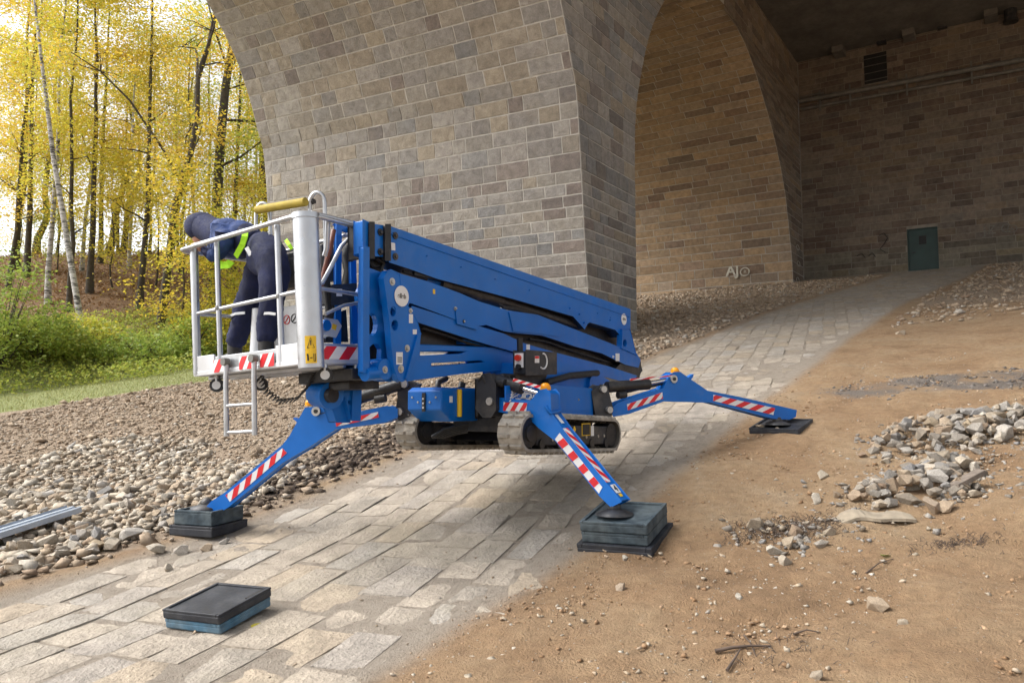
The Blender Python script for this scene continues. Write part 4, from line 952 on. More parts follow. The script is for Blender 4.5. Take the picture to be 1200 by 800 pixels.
# ---- jib bracket with three windows, left of the knuckle
JB = [(425, 340), (428, 312), (449, 320), (455, 345), (458, 380), (461, 412), (465, 440), (458, 446), (444, 446), (425, 440)]
jb = plateB('jib_bracket', JB, 4.30, .05, 'blue', lift, [circ_px(436, 380, 6.6, 13), [(433, 407), (437, 403), (443, 403), (447, 409), (446, 424), (434, 427)]], .006)
plateB('jib_bracket', JB, 4.46, .05, 'blue', lift)
mb = MB(); mb.tube([on_b(427, 438.5, 4.27), on_b(448, 436, 4.27)], .055, 16); mb.build('pivot_tube', 'blue', jb)
mb = MB(); q = on_b(452, 432.5, 4.22); mb.tube([q, q+Vector((0, .4, 0))], .085, 18); mb.build('pivot_boss', 'blue', jb)
boltB('pivot_pin', jb, 451.5, 433, 4.215, .03)
for pts in ([(429, 300), (448, 302), (449, 330), (436, 350), (430, 350)], [(434, 365), (441, 366), (444, 420), (436, 425)]):
    plateB('cable_guard', pts, 4.42, .04, 'black', jb)
stickerB('sticker', jb, [(425.5, 364), (429, 363), (429, 369), (425.5, 370)], 4.30, 'yellow')
for k in range(4):
    mb = MB(); mb.tube([on_b(432+k*2, 305, 4.4), on_b(438+k*3, 312, 4.36), on_b(446+k, 312-k, 4.36), on_b(452, 306, 4.42)], .014, 7); mb.build('hose', 'hose', jb)
# ---- vertical jib with its parallel bars
def bar(name, p0, p1, w, t, mat, parent, b):
    a0, a1 = on_b(*p0, b), on_b(*p1, b); d = (a1-a0).normalized(); s = Vector((0, 1, 0)).cross(d).normalized()*w/2
    mb = MB(); mb.prism([a0+s, a0-s, a1-s, a1+s], (0, t, 0)); return mb.build(name, mat, parent, .008)
jib = bar('jib_bar', (397.5, 262), (396.5, 402), .048, .03, 'blue', lift, 4.78)
bar('jib_bar', (413.5, 268), (416.5, 402), .05, .03, 'blue', lift, 4.76)
bar('jib_bar', (429.5, 290), (429, 436), .052, .05, 'blue', lift, 4.24)
plateB('jib_top_plate', [(394, 263), (400, 260), (424, 264), (427, 270), (414, 274), (404, 270)], 4.80, .03, 'blue', jib)
mb = MB(); mb.tube([on_b(409, 290, 4.84), on_b(405, 300, 4.84), on_b(409, 318, 4.84), on_b(404, 345, 4.84)], .045, 10); mb.build('cable_bundle', 'hose', jib)
bar('jib_lower_bar', (419.5, 430), (417.5, 492), .09, .09, 'blue', jib, 4.70)
plateB('jib_lower_plate', [(405, 444), (413, 448), (417, 470), (417, 491), (411, 491), (402, 462)], 4.72, .06, 'blue', jib, [circ_px(410.5, 471, 2.3, 2.3)])
mb = MB(); q = on_b(391, 463, 4.72); mb.tube([q-Vector((.02, 0, 0)), q+Vector((.03, .22, .02))], .115, 16); mb.build('rotator', 'blue', jib)
mb = MB(); q = on_b(391, 463, 4.68); mb.tube([q, q+Vector((0, .05, 0))], .06, 16); mb.build('rotator_cap', 'black', jib)
plateB('jib_foot', [(387, 470), (402, 468), (410, 494), (395, 494)], 4.76, .10, 'blue', jib)
bx = on_b(389, 334, 4.66); bx2 = on_b(417, 356, 4.66)
mb = MB(); mb.prism(trB([(389.5, 335), (417, 333), (417, 354), (389, 356.5)], 4.66), (0, .14, 0)); cb = mb.build('jib_control_box', 'steel', jib, .01); stickerB('sticker', cb, rect(394.5, 338.5, 401, 347), 4.66)
mb = MB(); mb.prism(trB([(381, 374), (395, 376), (399, 382), (393, 394), (379, 391)], 4.64), (0, .12, 0)); rv = mb.build('rotary_valve', 'alupanel', jib, .012)
mb = MB(); q = on_b(383.5, 381, 4.62); mb.tube([q+Vector((0, .03, 0)), q], .045, 14); mb.build('valve_knob', 'blue', rv); stickerB('sticker', rv, [(390, 379), (395, 381), (393.5, 387), (389, 385)], 4.64, 'yellow')
mb = MB(); mb.tube([on_b(391, 270, 4.66), on_b(387, 290, 4.62), on_b(380, 318, 4.62), on_b(374, 345, 4.62), on_b(372, 372, 4.62)], .022, 8); mb.build('red_brown_hose', 'brownhose', jib)
for k in range(3):
    mb = MB(); mb.tube([on_b(384+k, 285, 4.7), on_b(380+k*2, 330, 4.7), on_b(384+k*3, 362, 4.7), on_b(381+k*2, 388, 4.7)], .02, 8); mb.build('hose', 'hose', jib)
mb = MB(); mb.prism(trB([(386, 372), (404, 366), (406, 398), (384, 398)], 4.82), (0, .1, 0)); mb.build('dark_housing', 'black', jib, .02)

for pts, r_ in (([(431, 342), (438, 330), (446, 318), (450, 308), (441, 303)], .016), ([(434, 400), (440, 392), (446, 380), (444, 366), (437, 352)], .016), ([(472, 318), (484, 322), (500, 327)], .014), ([(741, 418), (750, 424), (752, 434), (744, 442)], .014), ([(620, 397), (640, 400), (662, 408), (690, 417), (712, 424)], .013), ([(494, 384), (520, 392), (548, 402), (575, 409)], .014)):
    mb = MB(); mb.tube([on_b(x, y, 4.33) for x, y in pts], r_, 7); mb.build('hose', 'hose', jib)
for x, y in ((500, 300), (540, 313), (580, 327), (620, 340), (700, 367), (715, 372)): boltB('rivet', boom, x, y, UB-.001, .009, 'blue', .004)
# ---- turret, chassis, covers
tur = plateB('turret', [(617, 424), (652, 424), (700, 438), (712, 446), (700, 452), (690, 470), (612, 470)], 4.02, .5, 'blue', lift, bevel=.015)
mb = MB(); q = on_b(696, 450.5, 3.98); mb.tube([q, q+Vector((0, .4, 0))], .10, 18); mb.build('turret_drum', 'blue', tur)
mb = MB(); mb.tube([on_b(640, 448, 3.96), on_b(668, 440, 3.96), on_b(700, 437, 4.0)], .035, 8); mb.build('hose', 'hose', tur)
def zb(px, py, b): return on_b(px, py, b).z
CH0, CH1 = 5.62, 7.38
zt, zb_ = 1.90, 1.64
chas = MB(); chas.box(5.95, 7.35, 3.86, 4.66, 1.46, 1.66); chassis = chas.build('chassis_frame', 'steel', lift, .015)
mb = MB(); mb.hexa([Vector(p) for p in ((5.98, 3.8, 1.38), (7.2, 3.8, 1.36), (7.2, 4.72, 1.36), (5.98, 4.72, 1.38))], [Vector(p) for p in ((6.1, 3.82, 1.457), (7.0, 3.82, 1.457), (7.0, 4.7, 1.457), (6.1, 4.7, 1.457))]); mb.build('belly_plate', 'black', chassis)
rb = on_b(693, 457, 3.78); 
mb = MB(); mb.prism(trB([(640, 453), (693, 457), (694, 485), (640, 484)], 3.78), (0, .8, 0)); cover = mb.build('side_cover', 'blue', lift, .02)
mb = MB(); mb.prism(trB([(652, 461), (690, 464), (690.5, 481), (652, 480)], 3.776), (0, .006, 0)); mb.build('cover_panel', 'blue', cover, .004); boltB('bolt', cover, 678, 468, 3.775, .012)
mb = MB(); q = on_b(606, 459, 3.80)
mb.prism(trB([(594, 453), (626, 453), (626, 470), (594, 470)], 3.80), (0, .02, 0)); lp = mb.build('logo_panel', 'blue', lift, .01)
mb = MB(); c = on_b(602, 461, 3.795)
for k in range(4):
    o_ = (k-1.5)*.027; mb.tube([c+Vector((-.05+o_*.4, 0, o_-.028)), c+Vector((.0+o_*.2, 0, o_+.008)), c+Vector((.05-o_*.2, 0, o_+.028))], .0075, 5)
vs, fs = text_mesh('elleb', on_b(616.5, 462, 3.794), (1, 0, 0), (0, 0, 1), .15, .002, bold=.006); mb.mesh(vs, fs)
z0 = on_b(616, 468, 3.795); mb.box(z0.x-.17, z0.x+.17, 3.792, 3.797, z0.z-.012, z0.z+.012); mb.build('logo', 'white', lp)
# engine cover in front
ea, eb = 5.395, 4.36; z_t = on_b(517, 453.5, eb).z; z_m = on_b(517, 480.5, eb).z; z_l = on_b(526, 494, eb).z
ec = MB()
P = lambda a, b, z: Vector((a, b, z))
w_ = .40; L_ = .56
ec.mesh([P(ea, eb, z_t-.03), P(ea, eb+w_, z_t-.03), P(ea, eb+w_, z_m), P(ea, eb, z_m), P(ea+.06, eb+.01, z_t), P(ea+.06, eb+w_, z_t), P(ea+L_, eb+w_, z_t), P(ea+L_, eb+.01, z_t), P(ea+L_, eb, z_t-.03), P(ea+L_, eb, z_l), P(ea+.16, eb, z_l), P(ea+.16, eb+w_, z_l), P(ea+L_, eb+w_, z_l)],
        [(0, 1, 2, 3), (4, 5, 1, 0), (7, 6, 5, 4), (7, 4, 0, 8), (8, 0, 3, 10, 9), (3, 2, 11, 10), (1, 5, 6, 12, 11, 2), (10, 11, 12, 9), (6, 7, 8, 9, 12)])
eng = ec.build('engine_cover', 'blue', lift, .012)
mb = MB(); c0, c1 = on_b(538.5, 456, eb-.015), on_b(538.5, 488, eb-.015); mb.tube([c0, c1], .024, 10); mb.build('amber_strip', 'yellow', eng)
mb = MB(); y_ = on_a(497, 473, ea).y; zz = on_a(497, 471, ea).z; mb.box(ea-.012, ea, y_-.018, y_+.018, zz-.085, zz+.085); hs = mb.build('latch_plate', 'print', eng)
for k in range(3):
    mb = MB(); mb.tube([P(ea-.012, y_, zz-.05+k*.04), P(ea-.018, y_, zz-.05+k*.04)], .009, 8); mb.build('rivet', 'white', eng)
for yy, z2 in ((eb+.06, z_t-.09), (eb+.34, z_t-.09), (eb+.13, zz), (eb+.27, zz)):
    mb = MB(); mb.tube([P(ea, yy, z2), P(ea-.008, yy, z2)], .010, 8); mb.build('bolt', 'bolt', eng)
stickerB('sticker', eng, rect(527, 464, 530.5, 471.5), eb)
mb = MB(); q = P(ea+.2, eb+.2, z_t); mb.tube([q, q+Vector((0, 0, .05)), q+Vector((.12, 0, .09))], .03, 8); mb.build('filler_cap', 'black', eng)
mb = MB(); q = P(ea+.45, eb+.12, z_t); mb.tube([q, q+Vector((.02, 0, .05))], .035, 10); mb.build('filler_cap', 'black', eng)
# ground control box on its post
GB_ = 3.9
gcb = plateB('ground_control_box', [(616.5, 411), (652, 414), (652, 437), (616.8, 438.5)], GB_, .14, 'steel', lift, bevel=.012)
q0 = on_b(616.5, 411, GB_); q1 = on_b(616.8, 438, GB_)
mb = MB(); mb.box(q0.x-.014, q0.x-.003, GB_+.025, GB_+.12, q1.z+.06, q0.z-.02); mb.build('switch_plate', 'white', gcb)
mb = MB(); c = P(q0.x-.014, GB_+.072, q0.z-.065); mb.tube([c, c-Vector((.035, 0, 0))], .03, 14); mb.build('stop_button', 'redbtn', gcb)
mb = MB(); c = P(q0.x-.014, GB_+.072, q0.z-.15); mb.tube([c, c-Vector((.022, 0, 0))], .028, 14); mb.build('key_switch', 'print', gcb)
q = on_b(636, 423, GB_); mb = MB(); mb.tube([q+Vector((math.cos(t)*.075, -.003, math.sin(t)*.075)) for t in np.linspace(-2.2, 1.6, 13)], .009, 5); mb.build('dial_arc', 'white', gcb)
stickerB('sticker', gcb, rect(627, 417, 632, 425), GB_, 'white'); stickerB('sticker', gcb, rect(627.3, 417.2, 631.8, 420), GB_-.004, 'red')
mb = MB(); mb.tube([on_b(609, 396, 4.02), on_b(609.5, 414, 4.02)], .03, 8); mb.build('post', 'black', gcb)
mb = MB(); mb.prism(trB([(604, 438), (640, 440), (636, 452), (606, 452)], 4.0), (0, .15, 0)); mb.build('bracket', 'black', gcb, .01)

# ---- tracks
def track(bo, bi, parent, outer):
    A0, A1 = 5.47, 7.41; R = .165; zc0, zc1 = 1.475, 1.405; loop = []; inner = []
    N = 12
    for k in range(N+1): t = math.pi/2+math.pi*k/N; loop.append((A0+R+R*math.cos(t), zc0+R*math.sin(t), t))
    for f in np.linspace(.08, .92, 11): loop.append((A0+R+(A1-A0-2*R)*f, zc0+(zc1-zc0)*f-R, -math.pi/2))
    for k in range(N+1): t = -math.pi/2+math.pi*k/N; loop.append((A1-R+R*math.cos(t), zc1+R*math.sin(t), t))
    for f in np.linspace(.92, .08, 11): loop.append((A0+R+(A1-A0-2*R)*f, zc0+(zc1-zc0)*f+R, math.pi/2))
    th = .028; n = len(loop); mb = MB(); b0, b1 = min(bo, bi), max(bo, bi)
    O0 = [P(x, b0, z) for x, z, t in loop]; O1 = [P(x, b1, z) for x, z, t in loop]; I0 = [P(x-th*math.cos(t), b0, z-th*math.sin(t)) for x, z, t in loop]; I1 = [P(x-th*math.cos(t), b1, z-th*math.sin(t)) for x, z, t in loop]
    for i in range(n):
        j = (i+1) % n
        mb.face((O0[i], O1[i], O1[j], O0[j])); mb.face((I0[j], I1[j], I1[i], I0[i]), 1); mb.face((O0[j], I0[j], I0[i], O0[i])); mb.face((O1[i], I1[i], I1[j], O1[j]))
    belt = mb.build('track_belt', ['track', 'trackin'], parent)
    # chevron lugs around the belt
    pts = [Vector((x, 0, z)) for x, z, t in loop]; seg = [(pts[(i+1) % n]-pts[i]).length for i in range(n)]; tot = sum(seg); nl = 46; 
    for k in range(nl):
        s = tot*k/nl; i = 0
        while s > seg[i]: s -= seg[i]; i += 1
        p = pts[i].lerp(pts[(i+1) % n], s/seg[i]); t = (pts[(i+1) % n]-pts[i]).normalized(); nr = Vector((-t.z, 0, t.x)); nr = nr if nr.dot(p-Vector(((A0+A1)/2, 0, 1.44))) > 0 or abs(nr.z) > .9 and (nr.z > 0) == (p.z > 1.44) else -nr
        bm_ = (b0+b1)/2
        for (u0, u1) in (((b0+.004, b0+.10), (b1-.13, b1-.004)) if k % 2 else ((b0+.004, b0+.13), (b1-.10, b1-.004))):
            c = [p+t*sx*.016+Vector((0, u, 0)) for u, sx in ((u0, -1), (u0, 1), (u1, 1), (u1, -1))]
            lug = MB(); lug.hexa([q-nr*.004 for q in c], [q+nr*.024-(q-p-Vector((0, (u0+u1)/2, 0)))*.18 for q in c]); lug.build('tread_lug', 'track', parent)
        c = [p-nr*th+t*sx*.014+Vector((0, u, 0)) for u, sx in ((bm_-.05, -1), (bm_-.05, 1), (bm_+.05, 1), (bm_+.05, -1))]
        cog = MB(); cog.hexa(c, [q-nr*.022-(q-p+nr*th-Vector((0, bm_, 0)))*.35 for q in c]); cog.build('guide_lug', 'trackin', parent)
    fb0, fb1 = b0+.035, b1-.035
    mb = MB(); mb.hexa([P(5.78, fb0, 1.36), P(7.2, fb0, 1.31), P(7.2, fb1, 1.31), P(5.78, fb1, 1.36)], [P(5.78, fb0, 1.55), P(7.22, fb0, 1.49), P(7.22, fb1, 1.49), P(5.78, fb1, 1.55)]); fr = mb.build('track_frame', 'steel', parent, .012)
    mb = MB(); mb.tube([P(A0+R, b0+.012, zc0), P(A0+R, b1-.012, zc0)], .122, 22, smooth=False); w1 = mb.build('drive_sprocket', 'black', parent, .01)
    mb = MB(); mb.tube([P(A0+R, b0-.004, zc0), P(A0+R, b0+.02, zc0)], .07, 18, smooth=False); mb.build('hub', 'steel', parent, .006)
    mb = MB(); mb.tube([P(A1-R, b0+.03, zc1), P(A1-R, b1-.03, zc1)], .118, 22, smooth=False); mb.build('idler_wheel', 'black', parent, .01)
    for f in np.linspace(.2, .85, 5):
        x = A0+(A1-A0)*f; z = zc0+(zc1-zc0)*f-R+.075
        mb = MB(); mb.tube([P(x, b0+.02, z), P(x, b1-.02, z)], .046, 14, smooth=False); mb.build('roller', 'black', parent)
    if outer:
        for x in (6.05, 6.7, 6.95, 7.08): mb = MB(); mb.tube([P(x, fb0, 1.40), P(x, fb0-.008, 1.40)], .015, 8); mb.build('bolt', 'bolt', parent)
        c = on_b(686.5, 503, fb0); mb = MB(); mb.box(c.x-.085, c.x+.085, fb0-.004, fb0+.001, c.z-.06, c.z+.06); mb.build('hole_rim', 'yellow', parent); mb = MB(); mb.box(c.x-.075, c.x+.075, fb0-.006, fb0-.003, c.z-.052, c.z+.052); mb.build('square_hole', 'print', parent)
        c = on_b(694, 504, fb0); mb = MB(); mb.box(c.x-.03, c.x+.03, fb0-.004, fb0+.001, c.z-.055, c.z+.045); mb.build('sticker', 'white', parent)
        c = on_b(673, 503, fb0); mb = MB(); mb.prism([c+Vector((.028*math.cos(t), -.004, .035*math.sin(t))) for t in (0, 1.57, 3.14, 4.71)], (0, .004, 0)); mb.build('sticker', 'yellow', parent)
tr_r = MB(); tr_r.box(5.9, 6.9, 3.70, 3.88, 1.42, 1.5); tr1 = tr_r.build('track_unit', 'steel', lift); track(3.56, 3.80, tr1, True)
tr_l = MB(); tr_l.box(5.9, 6.9, 4.64, 4.80, 1.42, 1.5); tr2 = tr_l.build('track_unit', 'steel', lift); track(4.98, 4.73, tr2, False)

# ---- outriggers
def vplane(p, q):
    p = Vector((p[0], p[1], 0)); q = Vector((q[0], q[1], 0)); d = (q-p).normalized(); n = Vector((d.y, -d.x, 0))
    if n.dot(p-EYE) > 0: n = -n
    return p, n       # n points towards the camera
def trP(pts, p, n): return [on_plane(x, y, p, n) for x, y in pts]
def outrigger(pq, outline, t, st, name='outrigger', lamp=None, foot=None, padz=None, bolt=None, rods=(), fin=None):
    p, n = vplane(*pq); pf = p+n*t/2
    mb = MB(); mb.prism(trP(outline, pf, n), -n*t); leg = mb.build(name, 'blue', lift, .010)
    for q, k, sl, f0 in st: stripes('warning_stripe', leg, trP(q, pf, n), n, k, sl, f0)
    if lamp:
        c = on_plane(*lamp, p, n); mb = MB(); mb.tube([c-Vector((0, 0, .01)), c+Vector((0, 0, .02))], .05, 14); mb.ball(c+Vector((0, 0, .02)), (.046, .046, .035), 0, 12, 6); mb.build('flashing_lamp', 'amber', leg)
    if bolt:
        c = on_plane(*bolt, pf, n); mb = MB(); mb.tube([c, c+n*.02], .045, 14, smooth=False); mb.tube([c+n*.02, c+n*.028], .02, 10, mi=1, smooth=False); mb.build('pivot_pin', ['bolt', 'print'], leg)
    for nm, a0, a1, r_, m, off in rods:
        mb = MB(); mb.tube([on_plane(*a0, p+n*off, n), on_plane(*a1, p+n*off, n)], r_, 14); mb.build(nm, m, leg)
    if fin:
        mb = MB(); mb.prism(trP(fin, p+n*.03, n), -n*.06); mb.build('handle_fin', 'blue', leg)
    if foot:
        c = Vector(foot); mb = MB(); tip = on_plane(*padz, p, n); mb.tube([tip+Vector((0, 0, .03)), c+Vector((0, 0, .05))], [.04, .045], 12); mb.ball(c+Vector((0, 0, .06)), .055); mb.tube([c+Vector((0, 0, .05)), c+Vector((0, 0, .022)), c+Vector((0, 0, .004))], [.06, .15, .155], 20); mb.build('foot_plate', 'steel', leg)
    return leg, p, n, pf
def slope_pad(c, yaw, slope): # local frame of a pad resting on the slope
    nz = Vector((-slope, 0, 1)).normalized(); x = Vector((math.cos(yaw), math.sin(yaw), 0)); x = (x-nz*x.dot(nz)).normalized(); y = nz.cross(x); c = Vector(c)
    return lambda u, v, w: c+x*u+y*v+nz*w
def pad(T, s, z0, h, mats, label, rim=.03, rimh=.018, hole=False, base=False):
    t = thing('outrigger_pad', T(0, 0, z0), label, 'outrigger pad', 'plastic outrigger pads'); hs = s/2
    mb = MB(); mb.box(-hs, hs, -hs, hs, z0, z0+h-rimh, 0, T); body = mb.build('pad_block', mats[0], t, .012)
    mb = MB(); zt = z0+h
    for q in ((-hs, hs, -hs, -hs+rim), (-hs, hs, hs-rim, hs), (-hs, -hs+rim, -hs+rim+.002, hs-rim-.002), (hs-rim, hs, -hs+rim+.002, hs-rim-.002)): mb.box(q[0], q[1], q[2], q[3], zt-rimh-.004, zt, 0, T)
    mb.build('rim', mats[1], t, .004)
    if hole:
        mb = MB(); mb.box(hs-.20, hs-.04, -hs+.035, -hs+.055, zt-rimh, zt-rimh+.006, 0, T); mb.build('grip_slot', 'print', t)
    return t
# front left (1)
pz1 = g(4.80, 6.83)-.02; T1 = slope_pad((4.80, 6.83, pz1), math.radians(14), .02)
o1, p1, n1, f1 = outrigger(((4.78, 6.80), (5.49, 5.02)), [(241, 596), (248, 588), (263, 578.5), (331, 522.5), (339.5, 512), (358, 478.5), (374, 476.5), (382, 481), (387, 489.5), (393, 489.5), (421, 483), (453.5, 476.5), (465, 479.5), (465, 488), (450, 494), (393, 501.5), (362.5, 522), (330, 541.5), (267, 593), (256, 600), (243, 602)], .15,
    [([(264.5, 580), (331, 524.8), (336.4, 530.4), (269.5, 587.5)], 4.6, -.55, -.32), ([(393.6, 493.5), (443, 482.3), (444, 488.8), (394.2, 499.6)], 1.9, -.55, .10)], lamp=(363.5, 474), bolt=(371, 481.7), foot=T1(-.02, .02, .227), padz=(249, 599),
    rods=(('cylinder', (471, 449.5), (424, 465.5), .058, 'black', .02), ('cylinder_rod', (424, 465.5), (371, 481), .022, 'rod', .02), ('guard_rod', (424, 471), (372, 486), .016, 'hose', .06), ('valve_block', (440, 468), (452, 466), .04, 'black', .05)), fin=[(343, 490), (345, 489), (356, 496), (354, 500)])
# front right (4)
T4 = slope_pad((5.83, 2.76, g(5.83, 2.76)-.035), math.radians(6), .19)
o4, p4, n4, f4 = outrigger(((5.75, 2.80), (5.75, 4.0)), [(574, 466), (592, 467.5), (622, 471), (632, 458), (640, 456.5), (644, 461), (645, 484), (660, 505), (711, 568), (727, 587), (716, 592.5), (703, 580), (652, 516), (632, 500.5), (617, 486), (590, 482), (576, 480)], .16,
    [([(590.5, 470.5), (618, 472), (616.5, 484), (590, 481)], 2.6, -.5, .25)], lamp=(639, 455.5), foot=T4(-.06, .06, .247), padz=(718, 590),
    rods=(('cylinder', (576, 444), (612, 455), .055, 'black', .03), ('cylinder_rod', (612, 455), (634, 462), .022, 'rod', .03), ('valve_block', (583, 448), (592, 449), .04, 'black', .09)))
stripes('warning_stripe', o4, trP([(656, 507), (706, 570.5), (702, 578), (650.5, 514.5)], f4, n4), n4, 4.2, -.15, .4)
bk = -n4*.16
tq = [on_plane(x, y, f4, n4)+bk*f for (x, y), f in (((658, 502), .12), ((709, 565.5), .12), ((709, 565.5), .62), ((658, 502), .62))]
tn = (tq[1]-tq[0]).cross(tq[3]-tq[0]); tn = tn if tn.z > 0 else -tn
stripes('warning_stripe', o4, tq, tn, 4.4, .6, .2)
def on_top(px, py, w, h, mat, name):   # sticker lying on the sloping upper face of the leg
    c = on_plane(px, py, f4, n4)+bk*.5; d = (tq[1]-tq[0]).normalized(); s = bk.normalized(); nn = tn.normalized(); mb = MB(); c = c+nn*.002
    mb.prism([c+d*h/2+s*w/2, c+d*h/2-s*w/2, c-d*h/2-s*w/2, c-d*h/2+s*w/2], nn*.002); st_ = mb.build(name, mat, o4); return c, d, s, nn
on_top(650, 491, .05, .10, 'white', 'sticker'); on_top(654, 499, .07, .045, 'yellow', 'sticker')
c, d, s, nn = on_top(716, 573.5, .085, .085, 'white', 'number_plate'); mb = MB(); vs, fs = text_mesh('4', c+nn*.003, s, -d, .085, .001, bold=.003); mb.mesh(vs, fs); mb.build('numeral', 'print', o4)
on_top(722, 581, .05, .03, 'yellow', 'sticker')
mb = MB(); q0 = on_plane(645, 484, f4, n4); q1 = on_plane(640, 476, f4, n4); mb.tube([q1+n4*.01+Vector((0, 0, .0)), q0+n4*.012, q0+bk*.5+Vector((0, -.02, .01)), q0+bk*1.06+Vector((0, 0, .02))], .014, 8); mb.build('handle_bar', 'blue', o4)
stq = trP([(602, 443), (634, 452), (633, 455.5), (601, 446.5)], p4+n4*.11, n4); stripes('warning_stripe', o4, stq, n4, 3.6, -.5, .2)
# rear right (3)
T3 = slope_pad((9.5, 2.45, g(9.5, 2.45)-.015), math.radians(-4), .2)
o3, p3, n3, f3 = outrigger(((9.52, 2.48), (7.5, 3.7)), [(716.5, 480), (724, 473), (736, 468.5), (778, 455.5), (785, 440), (790, 436.6), (797, 436.6), (806, 443), (829, 458.5), (870, 466.5), (933, 481), (932, 487.7), (925, 490.5), (906, 489.5), (834, 470.5), (778, 469), (736, 484), (719, 487)], .15,
    [([(734.5, 473.5), (776, 459.5), (776.5, 467), (735.5, 480.5)], 2.9, -.6, .3), ([(836, 462.3), (908, 478), (906, 486), (835.5, 469.5)], 4.4, -.6, .15)], lamp=(791, 436), bolt=(789, 444), foot=T3(-.05, .03, .062), padz=(926, 488),
    rods=(('cylinder', (711, 453.5), (760, 450), .06, 'black', .03), ('cylinder_rod', (760, 449), (788, 444), .024, 'rod', .03), ('guard_rod', (735, 459), (783, 448), .014, 'hose', .0), ('valve_block', (724, 463), (733, 462), .04, 'black', .05)), fin=[(805, 444), (809, 440), (813, 438), (812, 442), (808, 447)])
stq = trP([(738, 443.5), (788, 439.2), (788, 441), (738, 446)], p3+n3*.09, n3); stripes('warning_stripe', o3, stq, n3, 2.5, -.5, .1)
# rear left (2), mostly hidden behind the boom
fz = g(9.0, 6.2); mb = MB(); q = [P(7.4, 4.8, 1.75), P(7.9, 5.2, 1.98), P(8.1, 5.4, 2.0), P(9.0, 6.12, fz+.2), P(8.95, 6.15, fz+.12), P(8.0, 5.36, 1.75), P(7.4, 4.8, 1.6)]
mb.prism(q, Vector((.09, -.11, 0))); o2 = mb.build('outrigger', 'blue', lift, .01); mb = MB(); c = P(9.0, 6.1, fz+.06); mb.tube([c+Vector((0, 0, .1)), c, c+Vector((0, 0, -.02))], [.04, .12, .14], 16); mb.build('foot_plate', 'steel', o2)
# swivel brackets that carry the outriggers
def bracket(pts, p, n, t, holes=()):
    mb = MB(); mb.prism(trP(pts, Vector(p)+n*t/2, n), -n*t, [trP(h, Vector(p)+n*t/2, n) for h in holes]); return mb.build('outrigger_bracket', 'steel', lift, .01)
b1_ = bracket([(466, 449), (474, 446), (487, 450), (482, 458), (479, 488), (490, 492), (484, 496), (469, 492), (464, 484), (467, 466)], (5.6, 4.9, 0), n1, .16)
b4_ = bracket([(561, 446), (566, 439), (574, 438), (580, 450), (580, 480), (575, 488), (566, 488), (558, 478)], (5.7, 3.98, 0), n4, .20)
b3_ = bracket([(694, 459), (704, 451), (711, 453), (718, 479), (716, 487), (706, 490), (699, 488)], (7.5, 3.66, 0), n3, .16)
for (x, y), p_, n_, par in (((707, 456), (7.5, 3.66, 0), n3, b3_), ((714, 480), (7.5, 3.66, 0), n3, b3_), ((474, 450), (5.6, 4.9, 0), n1, b1_), ((468, 482), (5.6, 4.9, 0), n1, b1_), ((574.5, 470), (5.7, 3.98, 0), n4, b4_)):
    c = on_plane(x, y, Vector(p_)+n_*.1, n_); mb = MB(); mb.tube([c-n_*.02, c+n_*.02], .035, 14, smooth=False); mb.build('pivot_pin', 'bolt', par, .004)
for k in range(7):
    mb = MB(); x0 = 560+k*5; mb.tube([on_b(x0, 446+k % 3*4, 4.1), on_b(x0+6, 440+k % 2*3, 4.04), on_b(x0+10, 452, 4.02), on_b(x0+16, 462+k, 4.06), on_b(x0+8, 474, 4.14)], .013, 6); mb.build('hose', 'hose', chassis)
mb = MB(); mb.prism(trB([(562, 446), (592, 446), (598, 486), (562, 488)], 4.16), (0, .04, 0)); mb.build('valve_cabinet', 'black', chassis, .02)
for k in range(5):
    mb = MB(); mb.tube([on_b(506+k*3, 512, 4.5), on_b(520+k*4, 503+k, 4.44), on_b(548, 497+k*2, 4.36)], .016, 6); mb.build('hose', 'hose', chassis)

# ---- pads: each one can be lifted away
pad(T1, .52, 0, .10, ('padblack', 'padblack'), 'black tray pad at the bottom of the stack under the left outrigger', .03, .02)
pad(T1, .46, .102, .14, ('padteal', 'padteal'), 'blue grey pad carrying the left outrigger on the gravel edge')
pad(T4, .62, 0, .085, ('padblack', 'padblack'), 'wide worn black tray pad at the bottom of the stack by the sand', .045, .03)
pad(T4, .55, .088, .085, ('padteal', 'padteal'), 'middle blue grey pad of the three high stack under outrigger number 4')
pad(T4, .56, .176, .085, ('padteal', 'padteal'), 'topmost blue grey pad of the stack under outrigger number 4')
pad(T3, .58, 0, .075, ('padblack', 'padblack'), 'thin black pad under the far right outrigger on the sand')
T0 = slope_pad((3.40, 4.69, float(np.interp(3.40, _xs, _ys2))+.024), math.radians(10), .15)
pad(T0, .485, 0, .066, ('padblue', 'padblue'), 'lower blue grey pad of the unused pair on the paving')
pad(T0, .50, .068, .066, ('padblack', 'padblack'), 'upper black lidded pad of the unused pair on the paving', .025, .012, True)

# ---- basket: local frame u along the bridge's cross direction, v along X, w up, tilted a few degrees
BQ = on_d(365, 431, 5.8); _f = Vector((cy, sy, 0)); _r = Matrix.Rotation(math.radians(-3.4), 3, _f)
def Tb(u, v, w): return BQ + _r @ Vector((v, u, w))
def tubeB(mb, pts, r=.019, seg=10): mb.tube([Tb(*p) for p in pts], r, seg)
UL, VW, HT = 1.42, .64, 1.17
bas = MB(); bas.box(-.02, VW+.02, -.02, UL+.02, .03, .07, 0, lambda a, b, c: Tb(b, a, c)); bas = bas.build('basket', 'alupanel', lift, .006)
mb = MB(); mb.tube([Tb(0, 0, 0.0), Tb(0, 0, HT)], .098, 28); mb.tube([Tb(0, 0, HT-.03), Tb(0, 0, HT+.012)], .106, 28); post = mb.build('corner_post', 'alu', bas)
def rail(name, pts, r=.019): mb = MB(); tubeB(mb, pts, r); return mb.build(name, 'alu', bas)
